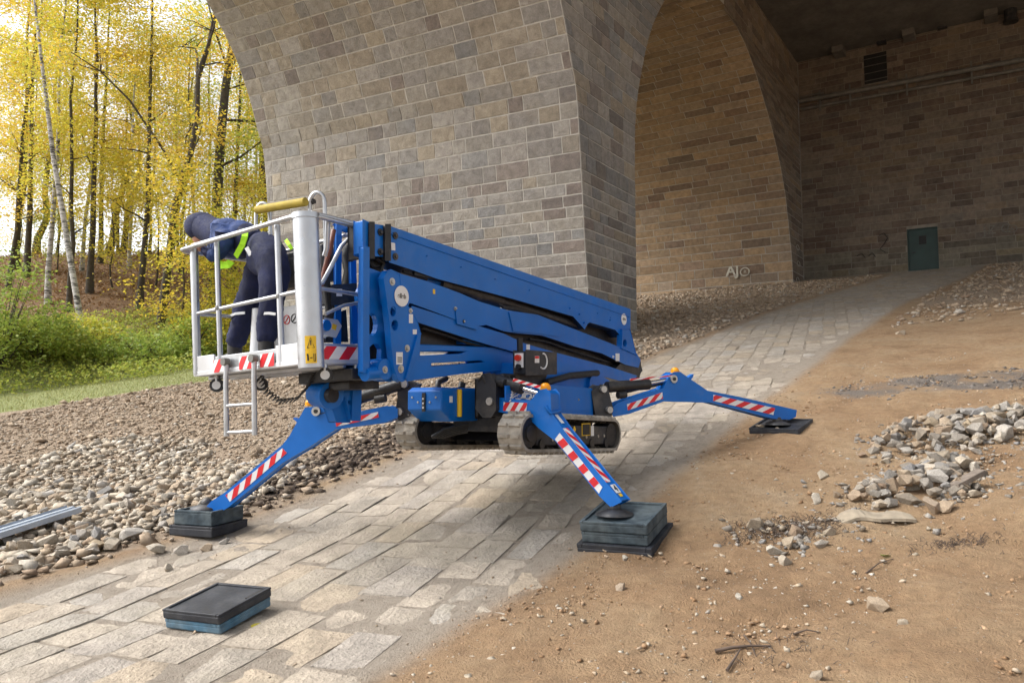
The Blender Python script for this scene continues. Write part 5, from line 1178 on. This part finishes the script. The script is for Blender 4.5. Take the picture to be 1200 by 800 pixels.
W1 = HT-.015
rail('top_rail', [(0, -.06, W1), (.08, -.085, W1), (UL+.08, -.06, W1-.02), (UL+.13, 0, W1-.02), (UL+.12, VW, W1-.02), (UL+.05, VW+.03, W1-.02), (0, VW, W1)])
rail('top_rail', [(.02, .03, W1+.045), (UL+.02, .02, W1+.025), (UL+.06, .05, W1+.02)], .017)
rail('top_rail', [(-.06, .0, W1), (-.085, .08, W1), (-.05, VW-.04, W1-.01), (0, VW, W1-.01)])
rail('top_rail', [(-.01, .05, W1+.045), (-.01, VW, W1+.035)], .017)
rail('mid_rail', [(0, 0, .60), (UL, 0, .57)], .017); rail('mid_rail', [(0, 0, .62), (0, VW, .60)], .017)
rail('mid_rail', [(UL, 0, .57), (UL, VW, .57)], .017); rail('mid_rail', [(.45, VW, .57), (UL, VW, .57)], .017)
rail('brace_rail', [(0, .16, .42), (0, .36, .50), (0, VW, .56)], .014)
rail('brace_rail', [(0, .06, .62), (0, .14, .66), (0, .24, .80), (0, .36, .98), (0, .50, 1.10), (0, VW, 1.12)], .017)
for u, v, r_ in ((.33, 0, .024), (1.10, 0, .022), (UL, 0, .034), (0, VW, .032), (UL, VW, .03), (.62, VW, .02)): rail('rail_post', [(u, v, .05), (u, v, W1)], r_)
for u in (.33, 1.10):
    mb = MB(); mb.tube([Tb(u-.012, 0, .585), Tb(u+.012, 0, .585)], .03, 10); mb.build('rail_clamp', 'pipe', bas)
# toe boards with warning stripes
def toe(u0, u1, mat='alupanel', h=.185, out=.012): mb = MB(); mb.box(-out, 0, u0, u1, .035, h, 0, lambda a, b, c: Tb(b, a, c)); return mb.build('toe_board', mat, bas, .004)
toe(.10, UL+.02, 'alu', .18, .010)
toe(.10, .38, 'alupanel', .20, .018); toe(1.16, UL+.03, 'alupanel', .20, .018)
nl = (_r @ Vector((-1, 0, 0))); nr_ = (_r @ Vector((0, -1, 0)))
for u0, u1, f0 in ((1.155, .965, .5), (.82, .655, .3), (.56, .39, .3)):
    stripes('warning_stripe', bas, [Tb(u0, -.022, .15), Tb(u1, -.022, .15), Tb(u1, -.022, .045), Tb(u0, -.022, .045)], nl, 1.35, -.55, f0, .55)
mb = MB(); mb.box(.0, VW, -.012, 0, .02, .19, 0, lambda a, b, c: Tb(b, a, c)); mb.build('toe_board', 'alu', bas, .004)
stripes('warning_stripe', bas, [Tb(-.014, .11, .168), Tb(-.014, VW-.03, .168), Tb(-.014, VW-.03, .05), Tb(-.014, .11, .05)], nr_, 2.3, -.5, .15)
# warning labels on the post
pa, pb = 3.9, 0
def on_post(th, w): # point on the round post: th = angle around it
    d = Vector((-math.cos(th), -math.sin(th), 0)); return BQ + _r @ (Vector((0, 0, w))+d*.0995)
mb = MB(); N = 7; ths = np.linspace(.42, 1.28, N)
for a0, a1 in zip(ths[:-1], ths[1:]): mb.face((on_post(a1, .03), on_post(a0, .03), on_post(a0, .235), on_post(a1, .235)))
lab = mb.build('warning_label', 'yellow', bas)
def post_line(name, pts, r, mat='print'):
    mb = MB(); mb.tube([on_post(t, w) for t, w in pts], r, 5); return mb.build(name, mat, bas)
post_line('warning_triangle', [(.60, .145), (1.12, .145), (.86, .222), (.60, .145)], .0035); post_line('warning_mark', [(.86, .165), (.86, .20)], .004); post_line('divider', [(.43, .13), (1.27, .13)], .002)
post_line('pictogram', [(.62, .05), (.62, .085), (.58, .10)], .007); post_line('pictogram', [(.78, .07), (.95, .07)], .004); post_line('pictogram', [(1.05, .045), (1.05, .10), (1.17, .10), (1.17, .045), (1.05, .045)], .003)
# overhead bar with yellow foam, and its hoops
q0, q1 = on_d(301, 246, 6.35), on_d(358, 236.5, 6.05)
mb = MB(); mb.tube([q0, q1], .034, 14); mb.build('foam_bar', 'foam', bas)
def hoop(px0, px1, ytop, D, yb0, yb1):
    pts = []
    for t in np.linspace(0, math.pi, 9): pts.append(on_d((px0+px1)/2-(px1-px0)/2*math.cos(t), ytop+12-12*math.sin(t), D))
    mb = MB(); mb.tube([on_d(px0, yb0, D)]+pts+[on_d(px1+1, yb1, D)], .016, 9); mb.build('hoop', 'alu', bas)
hoop(363, 380.5, 225.5, 6.1, 262, 300); hoop(300, 316, 238, 6.4, 270, 275)
mb = MB(); q = on_d(368, 236, 6.1); mb.tube([q, q+Vector((.0, .06, 0))], .022, 10); mb.build('knob', 'black', bas)
mb = MB(); mb.tube([on_d(384, 256, 6.05), on_d(383, 290, 6.05), on_d(380, 300, 6.05)], .02, 8); mb.build('control_stalk', 'alu', bas)
# control console and boxes in the basket
def boxB(name, u0, u1, v0, v1, w0, w1, mat, parent=None, bev=.01): mb = MB(); mb.box(v0, v1, u0, u1, w0, w1, 0, lambda a, b, c: Tb(b, a, c)); return mb.build(name, mat, parent or bas, bev)
con = boxB('control_console', .66, 1.02, VW-.05, VW+.10, .78, 1.10, 'black')
boxB('console_face', .70, .98, VW-.058, VW-.052, .84, 1.04, 'steel', None, .002)
boxB('control_box', .50, .63, VW-.02, VW+.12, .80, 1.12, 'black')
boxB('sign_plate', .78, 1.0, VW-.06, VW-.045, .20, .62, 'alupanel'); 
for k, uu in enumerate((.84, .94)):
    mb = MB(); mb.tube([Tb(uu+.04*math.cos(t), VW-.063, .5+.04*math.sin(t)) for t in np.linspace(0, 6.28, 13)], .004, 5); mb.tube([Tb(uu-.028, VW-.063, .528), Tb(uu+.028, VW-.063, .472)], .004, 5); mb.build('prohibition_sign', 'red' if k else 'print', bas)
boxB('socket_box', 1.03, 1.14, VW-.1, VW+.02, .16, .50, 'alupanel'); boxB('tool_bag', .60, .84, .32, .5, .08, .2, 'black', None, .03)
mb = MB(); mb.tube([Tb(1.19, .46, .07), Tb(1.18, .46, .62)], [.09, .05], 16); mb.build('support_cone', 'alupanel', bas)
mb = MB(); mb.tube([Tb(1.08, .46, .1), Tb(1.09, .46, .62)], .012, 8); mb.build('yellow_cable', 'yellow', bas)
mb = MB()
for k, seg in enumerate((((.68, .45, .14), (1.0, .35, .14)),)):
    a0, a1 = Vector(seg[0]), Vector(seg[1]); mb.tube([Tb(*(a0.lerp(a1, t/60)+Vector((0, .03*math.cos(t*.9), .03*math.sin(t*.9))))) for t in range(61)], .007, 5)
mb.build('coiled_cord', 'hose', bas)
# underside: ribs, bracket, casters, ladder, hanging coil
for v in (.12, .34, .56): boxB('floor_rib', .0, UL, v-.02, v+.02, -.005, .029, 'alu')
boxB('slew_bracket', -.12, .50, .30, .62, -.10, -.01, 'black'); boxB('slew_bracket', .02, .30, .40, .75, -.17, -.10, 'black')
def caster(u, v):
    mb = MB(); mb.tube([Tb(u, v, .03), Tb(u, v, -.035)], .02, 8); c = mb.build('caster', 'alu', bas)
    mb = MB(); mb.tube([Tb(u-.012, v-.012, -.055), Tb(u+.012, v+.016, -.055)], .058, 18, smooth=False); w = mb.build('caster_wheel', 'hose', bas, .006)
    mb = MB(); mb.tube([Tb(u-.015, v-.016, -.055), Tb(u+.015, v+.02, -.055)], .036, 14, smooth=False); mb.build('wheel_hub', 'alupanel', bas)
caster(-.005, .13); caster(-.0, .46); caster(1.27, .08); caster(1.22, .50)
ld = MB(); 
for u in (.955, .60): ld.tube([Tb(u, -.05, .10), Tb(u+.005, -.055, -.05), Tb(u+.012, -.06, -.485)], .021, 8)
lad = ld.build('ladder', 'alu', bas)
for w in (-.24, -.455): mb = MB(); mb.tube([Tb(.96, -.058, w), Tb(.61, -.058, w)], .014, 8); mb.build('rung', 'alu', bas)
for u in (.955, .60): mb = MB(); mb.tube([Tb(u, -.03, .12), Tb(u, -.085, .12)], .032, 12); mb.build('ladder_hook', 'pipe', bas)
mb = MB(); pts = []
ctrl = [Tb(.85, .2, -.0), Tb(.80, .22, -.14), Tb(.66, .24, -.23), Tb(.48, .26, -.22), Tb(.36, .28, -.12), Tb(.32, .30, -.02)]
for t in range(150):
    f = t/149*5; i = min(int(f), 4); p0, p1_ = ctrl[i], ctrl[i+1]; c = p0.lerp(p1_, f-i); pts.append(c+Vector((.02*math.cos(t*.95), .02*math.sin(t*.95), .02*math.cos(t*.95+1))))
mb.tube(pts, .006, 5); mb.build('coiled_cable', 'hose', bas)

# ================================================================== PERSON bent over in the basket
person = thing('person', Tb(.62, .3, .07), 'person in navy workwear bending over the basket rail with hood up and lime green harness', 'person')
def skin_body(name, joints, links, mat, parent, sub=3):
    names = list(joints); base = parent_base(parent); me = bpy.data.meshes.new(name)
    me.from_pydata([tuple(Vector(joints[k][0])-base) for k in names], [(names.index(a), names.index(b)) for a, b in links], [])
    o = bpy.data.objects.new(name, me); COL.objects.link(o); sk = o.modifiers.new('skin', 'SKIN'); sk.use_smooth_shade = True
    for i, k in enumerate(names):
        r = joints[k][1]; sv = me.skin_vertices[0].data[i]; sv.radius = r if isinstance(r, tuple) else (r, r); sv.use_root = (i == 0)
    sb = o.modifiers.new('subd', 'SUBSURF'); sb.levels = sub; sb.render_levels = sub
    dg = bpy.context.evaluated_depsgraph_get(); m2 = bpy.data.meshes.new_from_object(o.evaluated_get(dg)); bpy.data.objects.remove(o)
    
    for v in m2.vertices:   # cloth folds
        c = v.co+base; f = mnoise.noise(c*7)*.013 + (abs(mnoise.noise(Vector((c.x*14, c.y*14, c.z*22))))-.25)*.020
        v.co += v.normal*f
    m2.name = name; m2.materials.clear(); m2.materials.append(MT[mat]); o = bpy.data.objects.new(name, m2); COL.objects.link(o); o.parent = parent
    return o
def J(px, py, v, r): # joint on the vertical plane v metres behind the basket's front rail
    q = Tb(0, v, 0); return (on_a(px, py, q.x), r)
jt = {
 'pelvis': J(322, 297, .32, (.165, .165)), 'waist': J(303, 286, .32, (.15, .16)), 'chest': J(281, 281, .32, (.165, .18)), 'upper': J(264, 276, .32, (.125, .15)), 'neck': J(251, 271, .32, (.07, .07)), 'skull': J(240, 267, .32, (.085, .085)),
 'hipn': J(323, 314, .20, (.145, .15)), 'thighn': J(321, 338, .18, (.128, .135)), 'kneen': J(316, 364, .17, (.105, .11)), 'calfn': J(314, 386, .16, (.098, .102)), 'anklen': J(311, 407, .16, (.085, .088)),
 'hipf': J(305, 312, .42, (.14, .14)), 'thighf': J(296, 338, .42, (.125, .13)), 'kneef': J(286, 364, .42, (.102, .106)), 'calff': J(280, 388, .42, (.095, .1)), 'anklef': J(274, 410, .42, (.083, .085)),
 'shn': J(264, 282, .13, (.085, .085)), 'eln': J(252, 301, .06, (.062, .062)), 'fon': J(242, 296, .03, (.050, .05)), 'wrn': J(235, 290, .0, (.036, .036)),
 'shf': J(262, 279, .50, (.085, .085)), 'elf': J(246, 297, .54, (.06, .06)), 'wrf': J(232, 288, .50, (.036, .036)),
}
lk_ = [('pelvis', 'waist'), ('waist', 'chest'), ('chest', 'upper'), ('upper', 'neck'), ('neck', 'skull'), ('pelvis', 'hipn'), ('hipn', 'thighn'), ('thighn', 'kneen'), ('kneen', 'calfn'), ('calfn', 'anklen'), ('pelvis', 'hipf'), ('hipf', 'thighf'), ('thighf', 'kneef'), ('kneef', 'calff'), ('calff', 'anklef'), ('upper', 'shn'), ('shn', 'eln'), ('eln', 'fon'), ('fon', 'wrn'), ('upper', 'shf'), ('shf', 'elf'), ('elf', 'wrf')]
skin_body('body', jt, lk_, 'navy', person)
# lighter blue jacket over chest, shoulders and arms
jk = {k: (jt[k][0], (jt[k][1][0]*1.06+.006, jt[k][1][1]*1.06+.006)) for k in ('waist', 'chest', 'upper', 'neck', 'shn', 'eln', 'fon', 'shf', 'elf')}
jk['waist'] = (jt['waist'][0].lerp(jt['chest'][0], .35), jk['waist'][1])
skin_body('jacket', jk, [('waist', 'chest'), ('chest', 'upper'), ('upper', 'neck'), ('upper', 'shn'), ('shn', 'eln'), ('eln', 'fon'), ('upper', 'shf'), ('shf', 'elf')], 'navyj', person)
hc = J(237, 266, .32, 0)[0]
mb = MB(); mb.ball(hc+Vector((.0, .02, -.06)), (.075, .09, .11), 0, 16, 10); face = mb.build('head', 'skin', person)
mb = MB(); mb.tube([hc+Vector((0, .10, -.09)), hc+Vector((0, .118, -.125))], [.018, .012], 8); mb.build('nose', 'skin', face)
for s in (-.035, .035):
    mb = MB(); mb.ball(hc+Vector((s, .115, -.03)), .011, 0, 8, 6); mb.build('eye', 'print', face)
mb = MB(); mb.tube([hc+Vector((-.03, .095, -.115)), hc+Vector((0, .105, -.12)), hc+Vector((.03, .095, -.115))], .006, 6); mb.build('mouth', 'red', face)
mb = MB(); mb.ball(hc+Vector((0, .03, .012)), (.135, .16, .132), 0, 20, 12)
nk = [hc+Vector((0, -.02, .0)), J(247, 270, .32, 0)[0], J(256, 274, .32, 0)[0], J(264, 277, .32, 0)[0]]; mb.tube(nk, [.125, .13, .14, .145], 16)
for i_, v in enumerate(mb.v):
    c = Vector(v); f = mnoise.noise(c*11)*.012; mb.v[i_] = tuple(c+Vector((f, f*.6, f)))
mb.build('hood', 'navy', person)
def hand(w, toward, name):
    d = (toward-w).normalized(); s = Vector((1, 0, 0)); mb = MB(); p0 = w; p1_ = w+d*.055
    mb.tube([p0-d*.02, p0+d*.02, p1_, p1_+d*.028], [.03, .036, .038, .032], 10)
    for k in range(4):
        b = p1_+s*(k-1.5)*.019+d*.02; L = (.062, .07, .066, .052)[k]; mb.tube([b, b+d*L*.45+Vector((0, 0, .006)), b+d*L*.8+Vector((0, 0, -.018)), b+d*L*.75+Vector((0, 0, -.042))], [.0095, .009, .0085, .007], 7)
    b = p0+s*.03; mb.tube([b, b+s*.022+d*.03, b+s*.018+d*.06+Vector((0, 0, -.015))], [.012, .0105, .008], 7)
    return mb.build(name, 'skin', person)
hand(jt['wrn'][0], jt['wrn'][0]+Vector((.02, .12, .02)), 'hand'); hand(jt['wrf'][0], jt['wrf'][0]+Vector((.0, .12, .0)), 'hand')
for k in ('anklen', 'anklef'):
    q = jt[k][0]; fl = Tb(0, .3, .07).z; mb = MB(); fz_ = max(q.z-.115, q.z-.12)
    vs = [q+Vector((0, -.09, -.075)), q+Vector((0, .0, -.06)), q+Vector((0, .10, -.085)), q+Vector((0, .19, -.095))]
    mb.tube([q+Vector((0, -.01, .07)), q+Vector((0, -.012, .0)), q+Vector((0, -.015, -.06))], [.064, .066, .06], 12); mb.tube(vs, [.045, .056, .050, .036], 12)
    mb.build('boot', 'boot', person)
# harness: shoulder straps, back strap, leg strap
def strap(name, pts, w, mat='hivis', r=.012):
    mb = MB(); pts = [Vector(p) for p in pts]
    for i in range(len(pts)-1):
        pass
    n = len(pts); vs = []; fs = []
    for i in range(n):
        d = (pts[min(i+1, n-1)]-pts[max(i-1, 0)]).normalized(); view = Vector((cy, sy, 0)); s = d.cross(view).normalized()*w/2; t = view*.008
        vs += [pts[i]+s-t, pts[i]-s-t, pts[i]-s+t, pts[i]+s+t]
    for i in range(n-1):
        a = i*4
        for k in range(4): fs.append((a+k, a+(k+1) % 4, a+4+(k+1) % 4, a+4+k))
    fs += [(0, 1, 2, 3), tuple(range((n-1)*4, n*4))[::-1]]
    mb.mesh(vs, fs); return mb.build(name, mat, person)
Kp = lambda x, y, v: on_a(x, y, Tb(0, v, 0).x)
strap('harness_strap', [Kp(288, 268, .14), Kp(287, 277, .115), Kp(284, 287, .115), Kp(280, 294, .12), Kp(276, 301, .14)], .05)
strap('harness_strap', [Kp(253, 306, .10), Kp(260, 311, .10), Kp(268, 310, .11), Kp(271, 306, .13)], .065)
strap('harness_strap', [Kp(335, 281, .16), Kp(339, 287, .13), Kp(342, 292, .14)], .03)
strap('reflective_band', [Kp(268, 371, .33), Kp(276, 367.5, .325), Kp(287, 366.5, .34)], .022, 'reflex')
strap('reflective_band', [Kp(308, 367.5, .085), Kp(315, 367, .08), Kp(323, 368, .085)], .022, 'reflex')
strap('buckle', [Kp(289, 290, .125), Kp(294, 299, .125)], .035, 'reflex')

# ================================================================== STONES, TILE, TWIGS, METAL PROFILE
def stone(px, py, wpx, mat, label=None, group=None, lift_=0, name='loose_stone', sink=.22, k=None, flat=1.0, cat='stone', at=None):
    p = Vector(at) if at is not None else on_ground(px, py); d = (p-EYE).dot(FW); s = wpx/FPX*d*1.08
    ms = NICE[mat]; o = bpy.data.objects.new(name, ms[(k if k is not None else random.randrange(len(ms))) % len(ms)]); COL.objects.link(o)
    sz = s*random.uniform(.85, 1.0)*flat; o.scale = (s, s*random.uniform(.8, 1.1), sz); o.rotation_euler = (random.gauss(0, .3), random.gauss(0, .3), random.uniform(0, 6.28))
    o.location = (p.x, p.y, p.z+sz*.36*(1-sink*2)+lift_); return tag(o, label, cat, group)
def pile(cx, cy_, ax, ay, n, hh, wpx, grp, label, seed, skew=0, mats=('rockgrey',)):
    r = random.Random(seed); c = on_ground(cx, cy_); done = 0
    for k in range(n):
        rr = math.sqrt(r.random()); t = r.uniform(0, 6.28); u = math.cos(t)*rr; v = math.sin(t)*rr
        q = c+Vector((cy, sy, 0))*(v*ay)+RT*(u*ax+v*skew); q.z = g(q.x, q.y)+hh*max(0, 1-rr*rr)*r.uniform(.75, 1)
        w = wpx*r.uniform(.62, 1.35)*(1.1 if rr < .6 else .9)
        stone(0, 0, w, r.choice(mats), label, grp, 0, 'rubble_stone', .1, None, 1, 'stone', q)
pile(1105, 514, .80, .66, 130, .13, 14, 'stones of the farther rubble pile', 'grey angular stone in the farther and larger rubble pile on the sand', 1, .35, ('rockgrey', 'rockgrey', 'rocktan'))
pile(1168, 503, .62, .45, 60, .12, 15.5, 'stones of the farther rubble pile', 'grey angular stone in the farther and larger rubble pile on the sand', 2, .2, ('rockgrey', 'rockgrey', 'rockpale'))
pile(1075, 574, .60, .40, 76, .11, 16.5, 'stones of the nearer rubble pile', 'tan and grey stone in the nearer rubble pile beside the broken tile', 3, .2, ('rockgrey', 'rocktan', 'rockgrey'))
pile(1105, 556, .40, .26, 26, .10, 18, 'stones of the nearer rubble pile', 'tan and grey stone in the nearer rubble pile beside the broken tile', 4, .1, ('rockgrey', 'rockpale'))
for px, py, w, m, l in (
 (1092, 600, 32, 'rocktan', 'large flat tan stone at the front of the nearer rubble pile'), (1061, 592, 29, 'rockgrey', 'large purplish grey boulder at the front of the nearer rubble pile'), (1033, 597, 25, 'rockpale', 'pale pitted stone at the front left of the nearer rubble pile'),
 (1072, 577, 22, 'rockpale', 'cream pointed stone leaning on top of the nearer rubble pile'), (1118, 566, 26, 'rockgrey', 'upright grey stone at the right end of the nearer rubble pile'), (1110, 598, 24, 'rocktan', 'round brown stone at the right front of the nearer rubble pile'), (1142, 582, 15, 'rockpale', 'small pale stone beside the grey plank'),
 (1049, 521, 22, 'rockgrey', 'grey block at the left tip of the farther rubble pile'), (1178, 514, 30, 'rockpale', 'long pale slab stone at the right of the farther rubble pile'), (1143, 532, 15, 'rockpale', 'single whitish stone just below the farther rubble pile'),
 (886, 620, 28, 'rockpale', 'pale boulder in the dry weeds on the sand'), (930, 628, 25, 'rocktan', 'smooth tan stone beside the dry weeds'), (973, 628, 20, 'rockpale', 'white pitted stone on the sand right of the dry weeds'), (924, 640, 22, 'rockpale', 'flat pale stone below the smooth tan stone'),
 (908, 650, 20, 'rockpale', 'jagged whitish stone at the left of a trio on the sand'), (919, 661, 21, 'rockpale', 'lowest jagged whitish stone of the trio on the sand'), (961, 643, 20, 'rockgrey', 'half buried grey stone below the white pitted stone'), (940, 638, 14, 'rockpale', 'small flat stone between the weeds and the pitted stone'),
 (965, 560, 15, 'rockpale', 'lone pale stone on bare sand left of the farther pile'), (955, 588, 19, 'rockpale', 'flat pale stone alone on the sand left of the nearer pile'), (980, 584, 16, 'rocktan', 'tan stone just left of the nearer rubble pile'), (1003, 586, 22, 'rocktan', 'broad tan stone at the left end of the nearer rubble pile'),
 (728, 692, 18, 'rocktan', 'single tan stone on the sand in front of the stacked pads'), (866, 703, 14, 'rockpale', 'white pebble near the twigs'), (1028, 714, 30, 'rocktan', 'long flat tan stone low on the right side of the sand'), (1060, 732, 15, 'rockpale', 'small stone near the lower right corner'),
 (957, 796, 22, 'rockpale', 'white stone cut by the bottom edge of the view'), (891, 505, 15, 'rocktan', 'stone wedged under the left corner of the thin black pad'), (913, 506, 10, 'rockpale', 'small stone under the front edge of the thin black pad'), (732, 655, 10, 'rockpale', 'little stone against the front of the worn black tray pad'),
 (1038, 543, 13, 'rockpale', 'small flat stone between the two rubble piles'), (1010, 536, 12, 'rocktan', 'stone on bare sand left of the farther rubble pile'), (1055, 392, 12, 'rockpale', 'pale stone far up the sand bank'), (1000, 604, 10, 'rocktan', 'pebble at the left tip of the broken tile'),
 (243, 645, 16, 'rocktan', 'round tan stone leaning against the black tray at the gravel edge'), (262, 637, 13, 'rockpale', 'pale stone beside the round tan stone at the gravel edge'), (213, 648, 20, 'rocktan', 'broad tan stone left of the black tray at the gravel edge'), (183, 648, 22, 'rockpale', 'pale upright stone at the edge of the gravel left of the pads'), (196, 668, 16, 'rockpale', 'flat whitish stone lying alone on the sandy path edge')):
    stone(px, py, w, m, l, 'single stones on the sand' if px > 600 else 'stones at the gravel edge')
# the larger stones of the gravel bed that can be told apart, one by one
r = random.Random(9); k = 0
while k < 150:
    px, py = r.uniform(0, 215), r.uniform(575, 745); p_ = on_ground(px, py)
    if p_.y < path_left(p_.x)+.45 or p_.y > 13: continue
    w = r.uniform(12, 25)*(.75 if py < 630 else 1)
    stone(0, 0, w, r.choice(('rockpale', 'rocktan', 'rockpale', 'rockgrey')), 'coarse pale stone in the crushed stone bed at the lower left', 'coarse stones of the gravel bed', 0, 'gravel_stone', .12, None, 1, 'stone', p_); k += 1
for cx, cy_, rx, ry, n in ((1110, 517, .95, .75, 700), (1085, 572, .75, .5, 500), (930, 630, .5, .35, 220)):
    c = on_ground(cx, cy_); u = RNG.normal(0, rx*.55, n); w = RNG.normal(0, ry*.55, n)
    rock_field('rubble_fines', np.stack([c.x+RT.x*u+cy*w, c.y+RT.y*u+sy*w], -1), np.clip(RNG.lognormal(-3.3, .5, n), .01, .09), 'rockgrey', 'small broken chips between the rubble stones', .25)
# plank and broken tile at the nearer pile
pl = MB(); a0, a1 = on_ground(1118, 581), on_ground(1150, 571); d = (a1-a0).normalized(); s = d.cross(Vector((0, 0, 1))).normalized()*.05
a0 = a0+Vector((0, 0, .06)); a1 = a1+Vector((0, 0, .11)); pl.hexa([a0+s, a0-s, a1-s, a1+s], [a0+s+Vector((0, 0, .045)), a0-s+Vector((0, 0, .04)), a1-s+Vector((0, 0, .045)), a1+s+Vector((0, 0, .045))])
o = pl.build('wooden_plank', 'wood', None, .006, loc=a0); tag(o, 'short grey wooden plank stuck in the right end of the nearer rubble pile', 'plank')
ta, tb_ = on_ground(984, 613), on_ground(1072, 612); mb = MB(); N = 12; top = []; bt = []
for i in range(N+1):
    f = i/N; c = ta.lerp(tb_, f); hgt = .075*math.sin(min(f*2.1, 1)*math.pi*.5)*(1-f*.75)+.02*math.sin(f*9); wd = .12*(1-.3*abs(2*f-1))+.02*math.sin(f*17)
    dd = Vector((cy, sy, 0)); c = Vector((c.x, c.y, g(c.x, c.y))); top.append((c-dd*wd*.5+Vector((0, 0, hgt*.55+.012)), c+dd*wd+Vector((0, 0, hgt+.03)))); bt.append((c-dd*wd*.5+Vector((0, 0, hgt*.55-.012)), c+dd*wd+Vector((0, 0, hgt+.005))))
for i in range(N):
    mb.face((top[i][0], top[i+1][0], top[i+1][1], top[i][1])); mb.face((bt[i][1], bt[i+1][1], bt[i+1][0], bt[i][0])); mb.face((bt[i][0], bt[i+1][0], top[i+1][0], top[i][0])); mb.face((top[i][1], top[i+1][1], bt[i+1][1], bt[i][1]))
mb.face((bt[0][0], top[0][0], top[0][1], bt[0][1])); mb.face((bt[N][1], top[N][1], top[N][0], bt[N][0]))
o = mb.build('broken_tile', 'tile', None, .003, loc=ta); tag(o, 'broken curved clay tile lying in front of the nearer rubble pile', 'tile')
def twig(pts, r0, label, grp='twigs on the sand'):
    q = [on_ground(x, y)+Vector((0, 0, r0+z)) for x, y, z in pts]; mb = MB(); mb.tube(q, [r0*(1-.6*i/(len(q)-1)) for i in range(len(q))], 6)
    o = mb.build('twig', 'twig', None, loc=q[0]); tag(o, label, 'twig', grp)
twig([(838, 765, 0), (858, 763, .01), (880, 761, .01), (904, 759, 0)], .012, 'longest dry twig lying crosswise on the sand'); twig([(852, 787, 0), (861, 775, .008), (868, 764, .012)], .009, 'short twig crossing under the longest twig')
twig([(872, 745, 0), (880, 757, .01), (886, 770, 0)], .006, 'thin twig lying over the middle of the longest twig'); twig([(1015, 672, 0), (1030, 664, .02), (1048, 655, 0)], .006, 'pale thin twig to the right of the clay tile'); twig([(930, 744, 0), (945, 741, .01), (962, 742, 0)], .007, 'small twig right of the twig cluster')
def weeds(px, py, rx, ry, n, label, mat='twig'):
    c = on_ground(px, py); r = random.Random(px); mb = MB()
    for k in range(n):
        q = c+RT*r.gauss(0, rx)+Vector((cy, sy, 0))*r.gauss(0, ry); q.z = g(q.x, q.y)+.005; L = r.uniform(.015, .06); t = r.uniform(0, 6.28); e = q+Vector((math.cos(t)*L, math.sin(t)*L, r.uniform(-.003, .035)))
        mb.tube([q, q.lerp(e, .5)+Vector((0, 0, .012)), e], [.0022, .0018, .001], 4, caps=False)
    o = mb.build('dry_weeds', mat, None, loc=c); tag(o, label, 'dry weeds', None, 'stuff')
weeds(925, 622, .26, .14, 800, 'dark tangle of dry weeds among stones on the sand'); weeds(1120, 640, .16, .07, 220, 'small patch of dry weeds at the right of the sand'); weeds(905, 765, .25, .10, 60, 'dry stalks around the twigs')
def leaf(px, py, mat, label, name='fallen_leaf'):
    c = on_ground(px, py)+Vector((0, 0, .012)); t = random.uniform(0, 6.28); u = Vector((math.cos(t), math.sin(t), .1)); w = Vector((-math.sin(t), math.cos(t), .25)); mb = MB()
    mb.mesh([c-u*.05, c-u*.015+w*.03, c+u*.02+w*.025, c+u*.055, c+u*.02-w*.025+Vector((0, 0, .01)), c-u*.015-w*.03, c], [(6, 0, 1), (6, 1, 2), (6, 2, 3), (6, 3, 4), (6, 4, 5), (6, 5, 0)]); o = mb.build(name, mat, None, loc=c); tag(o, label, 'leaf', 'fallen leaves on the ground')
leaf(909, 705, 'leafyellow', 'orange fallen leaf on the sand'); leaf(876, 709, 'leafbush', 'green weed leaf beside the white pebble'); leaf(1037, 652, 'leafbush', 'small green leaf on the sand below the clay tile'); leaf(300, 735, 'leafyellow', 'yellow leaf on the paving at the corner of the unused pads')
# galvanised profile on the gravel
e0, e1 = Vector((3.02, 8.40, 0)), Vector((4.42, 8.70, 0)); e0.z = g(3.02, 8.40)+.10; e1.z = g(4.42, 8.70)+.10; d = (e1-e0).normalized(); s = Vector((-d.y, d.x, 0)).normalized(); zz = d.cross(s); 
e0 = e0-d*.8
mb = MB()
pr = [(-.13, -.02), (-.13, .055), (-.10, .06), (-.09, .03), (-.03, .03), (-.02, .05), (.02, .05), (.03, .03), (.09, .03), (.10, .06), (.13, .055), (.13, -.02), (.12, -.02), (.12, .045), (-.12, .045), (-.12, -.02)]
top = [(-.13, .0), (-.125, .05), (-.10, .058), (-.085, .03), (-.03, .032), (-.02, .052), (.02, .052), (.03, .032), (.085, .03), (.10, .058), (.125, .05), (.13, .0)]
L0 = [e0+s*x+zz*z for x, z in top]+[e0+s*x+zz*(z-.006) for x, z in reversed(top)]
mb.prism(L0, (e1-e0)); o = mb.build('metal_profile', 'galv', None, loc=e0); tag(o, 'bent galvanised metal profile lying on the gravel at the left edge', 'metal profile')
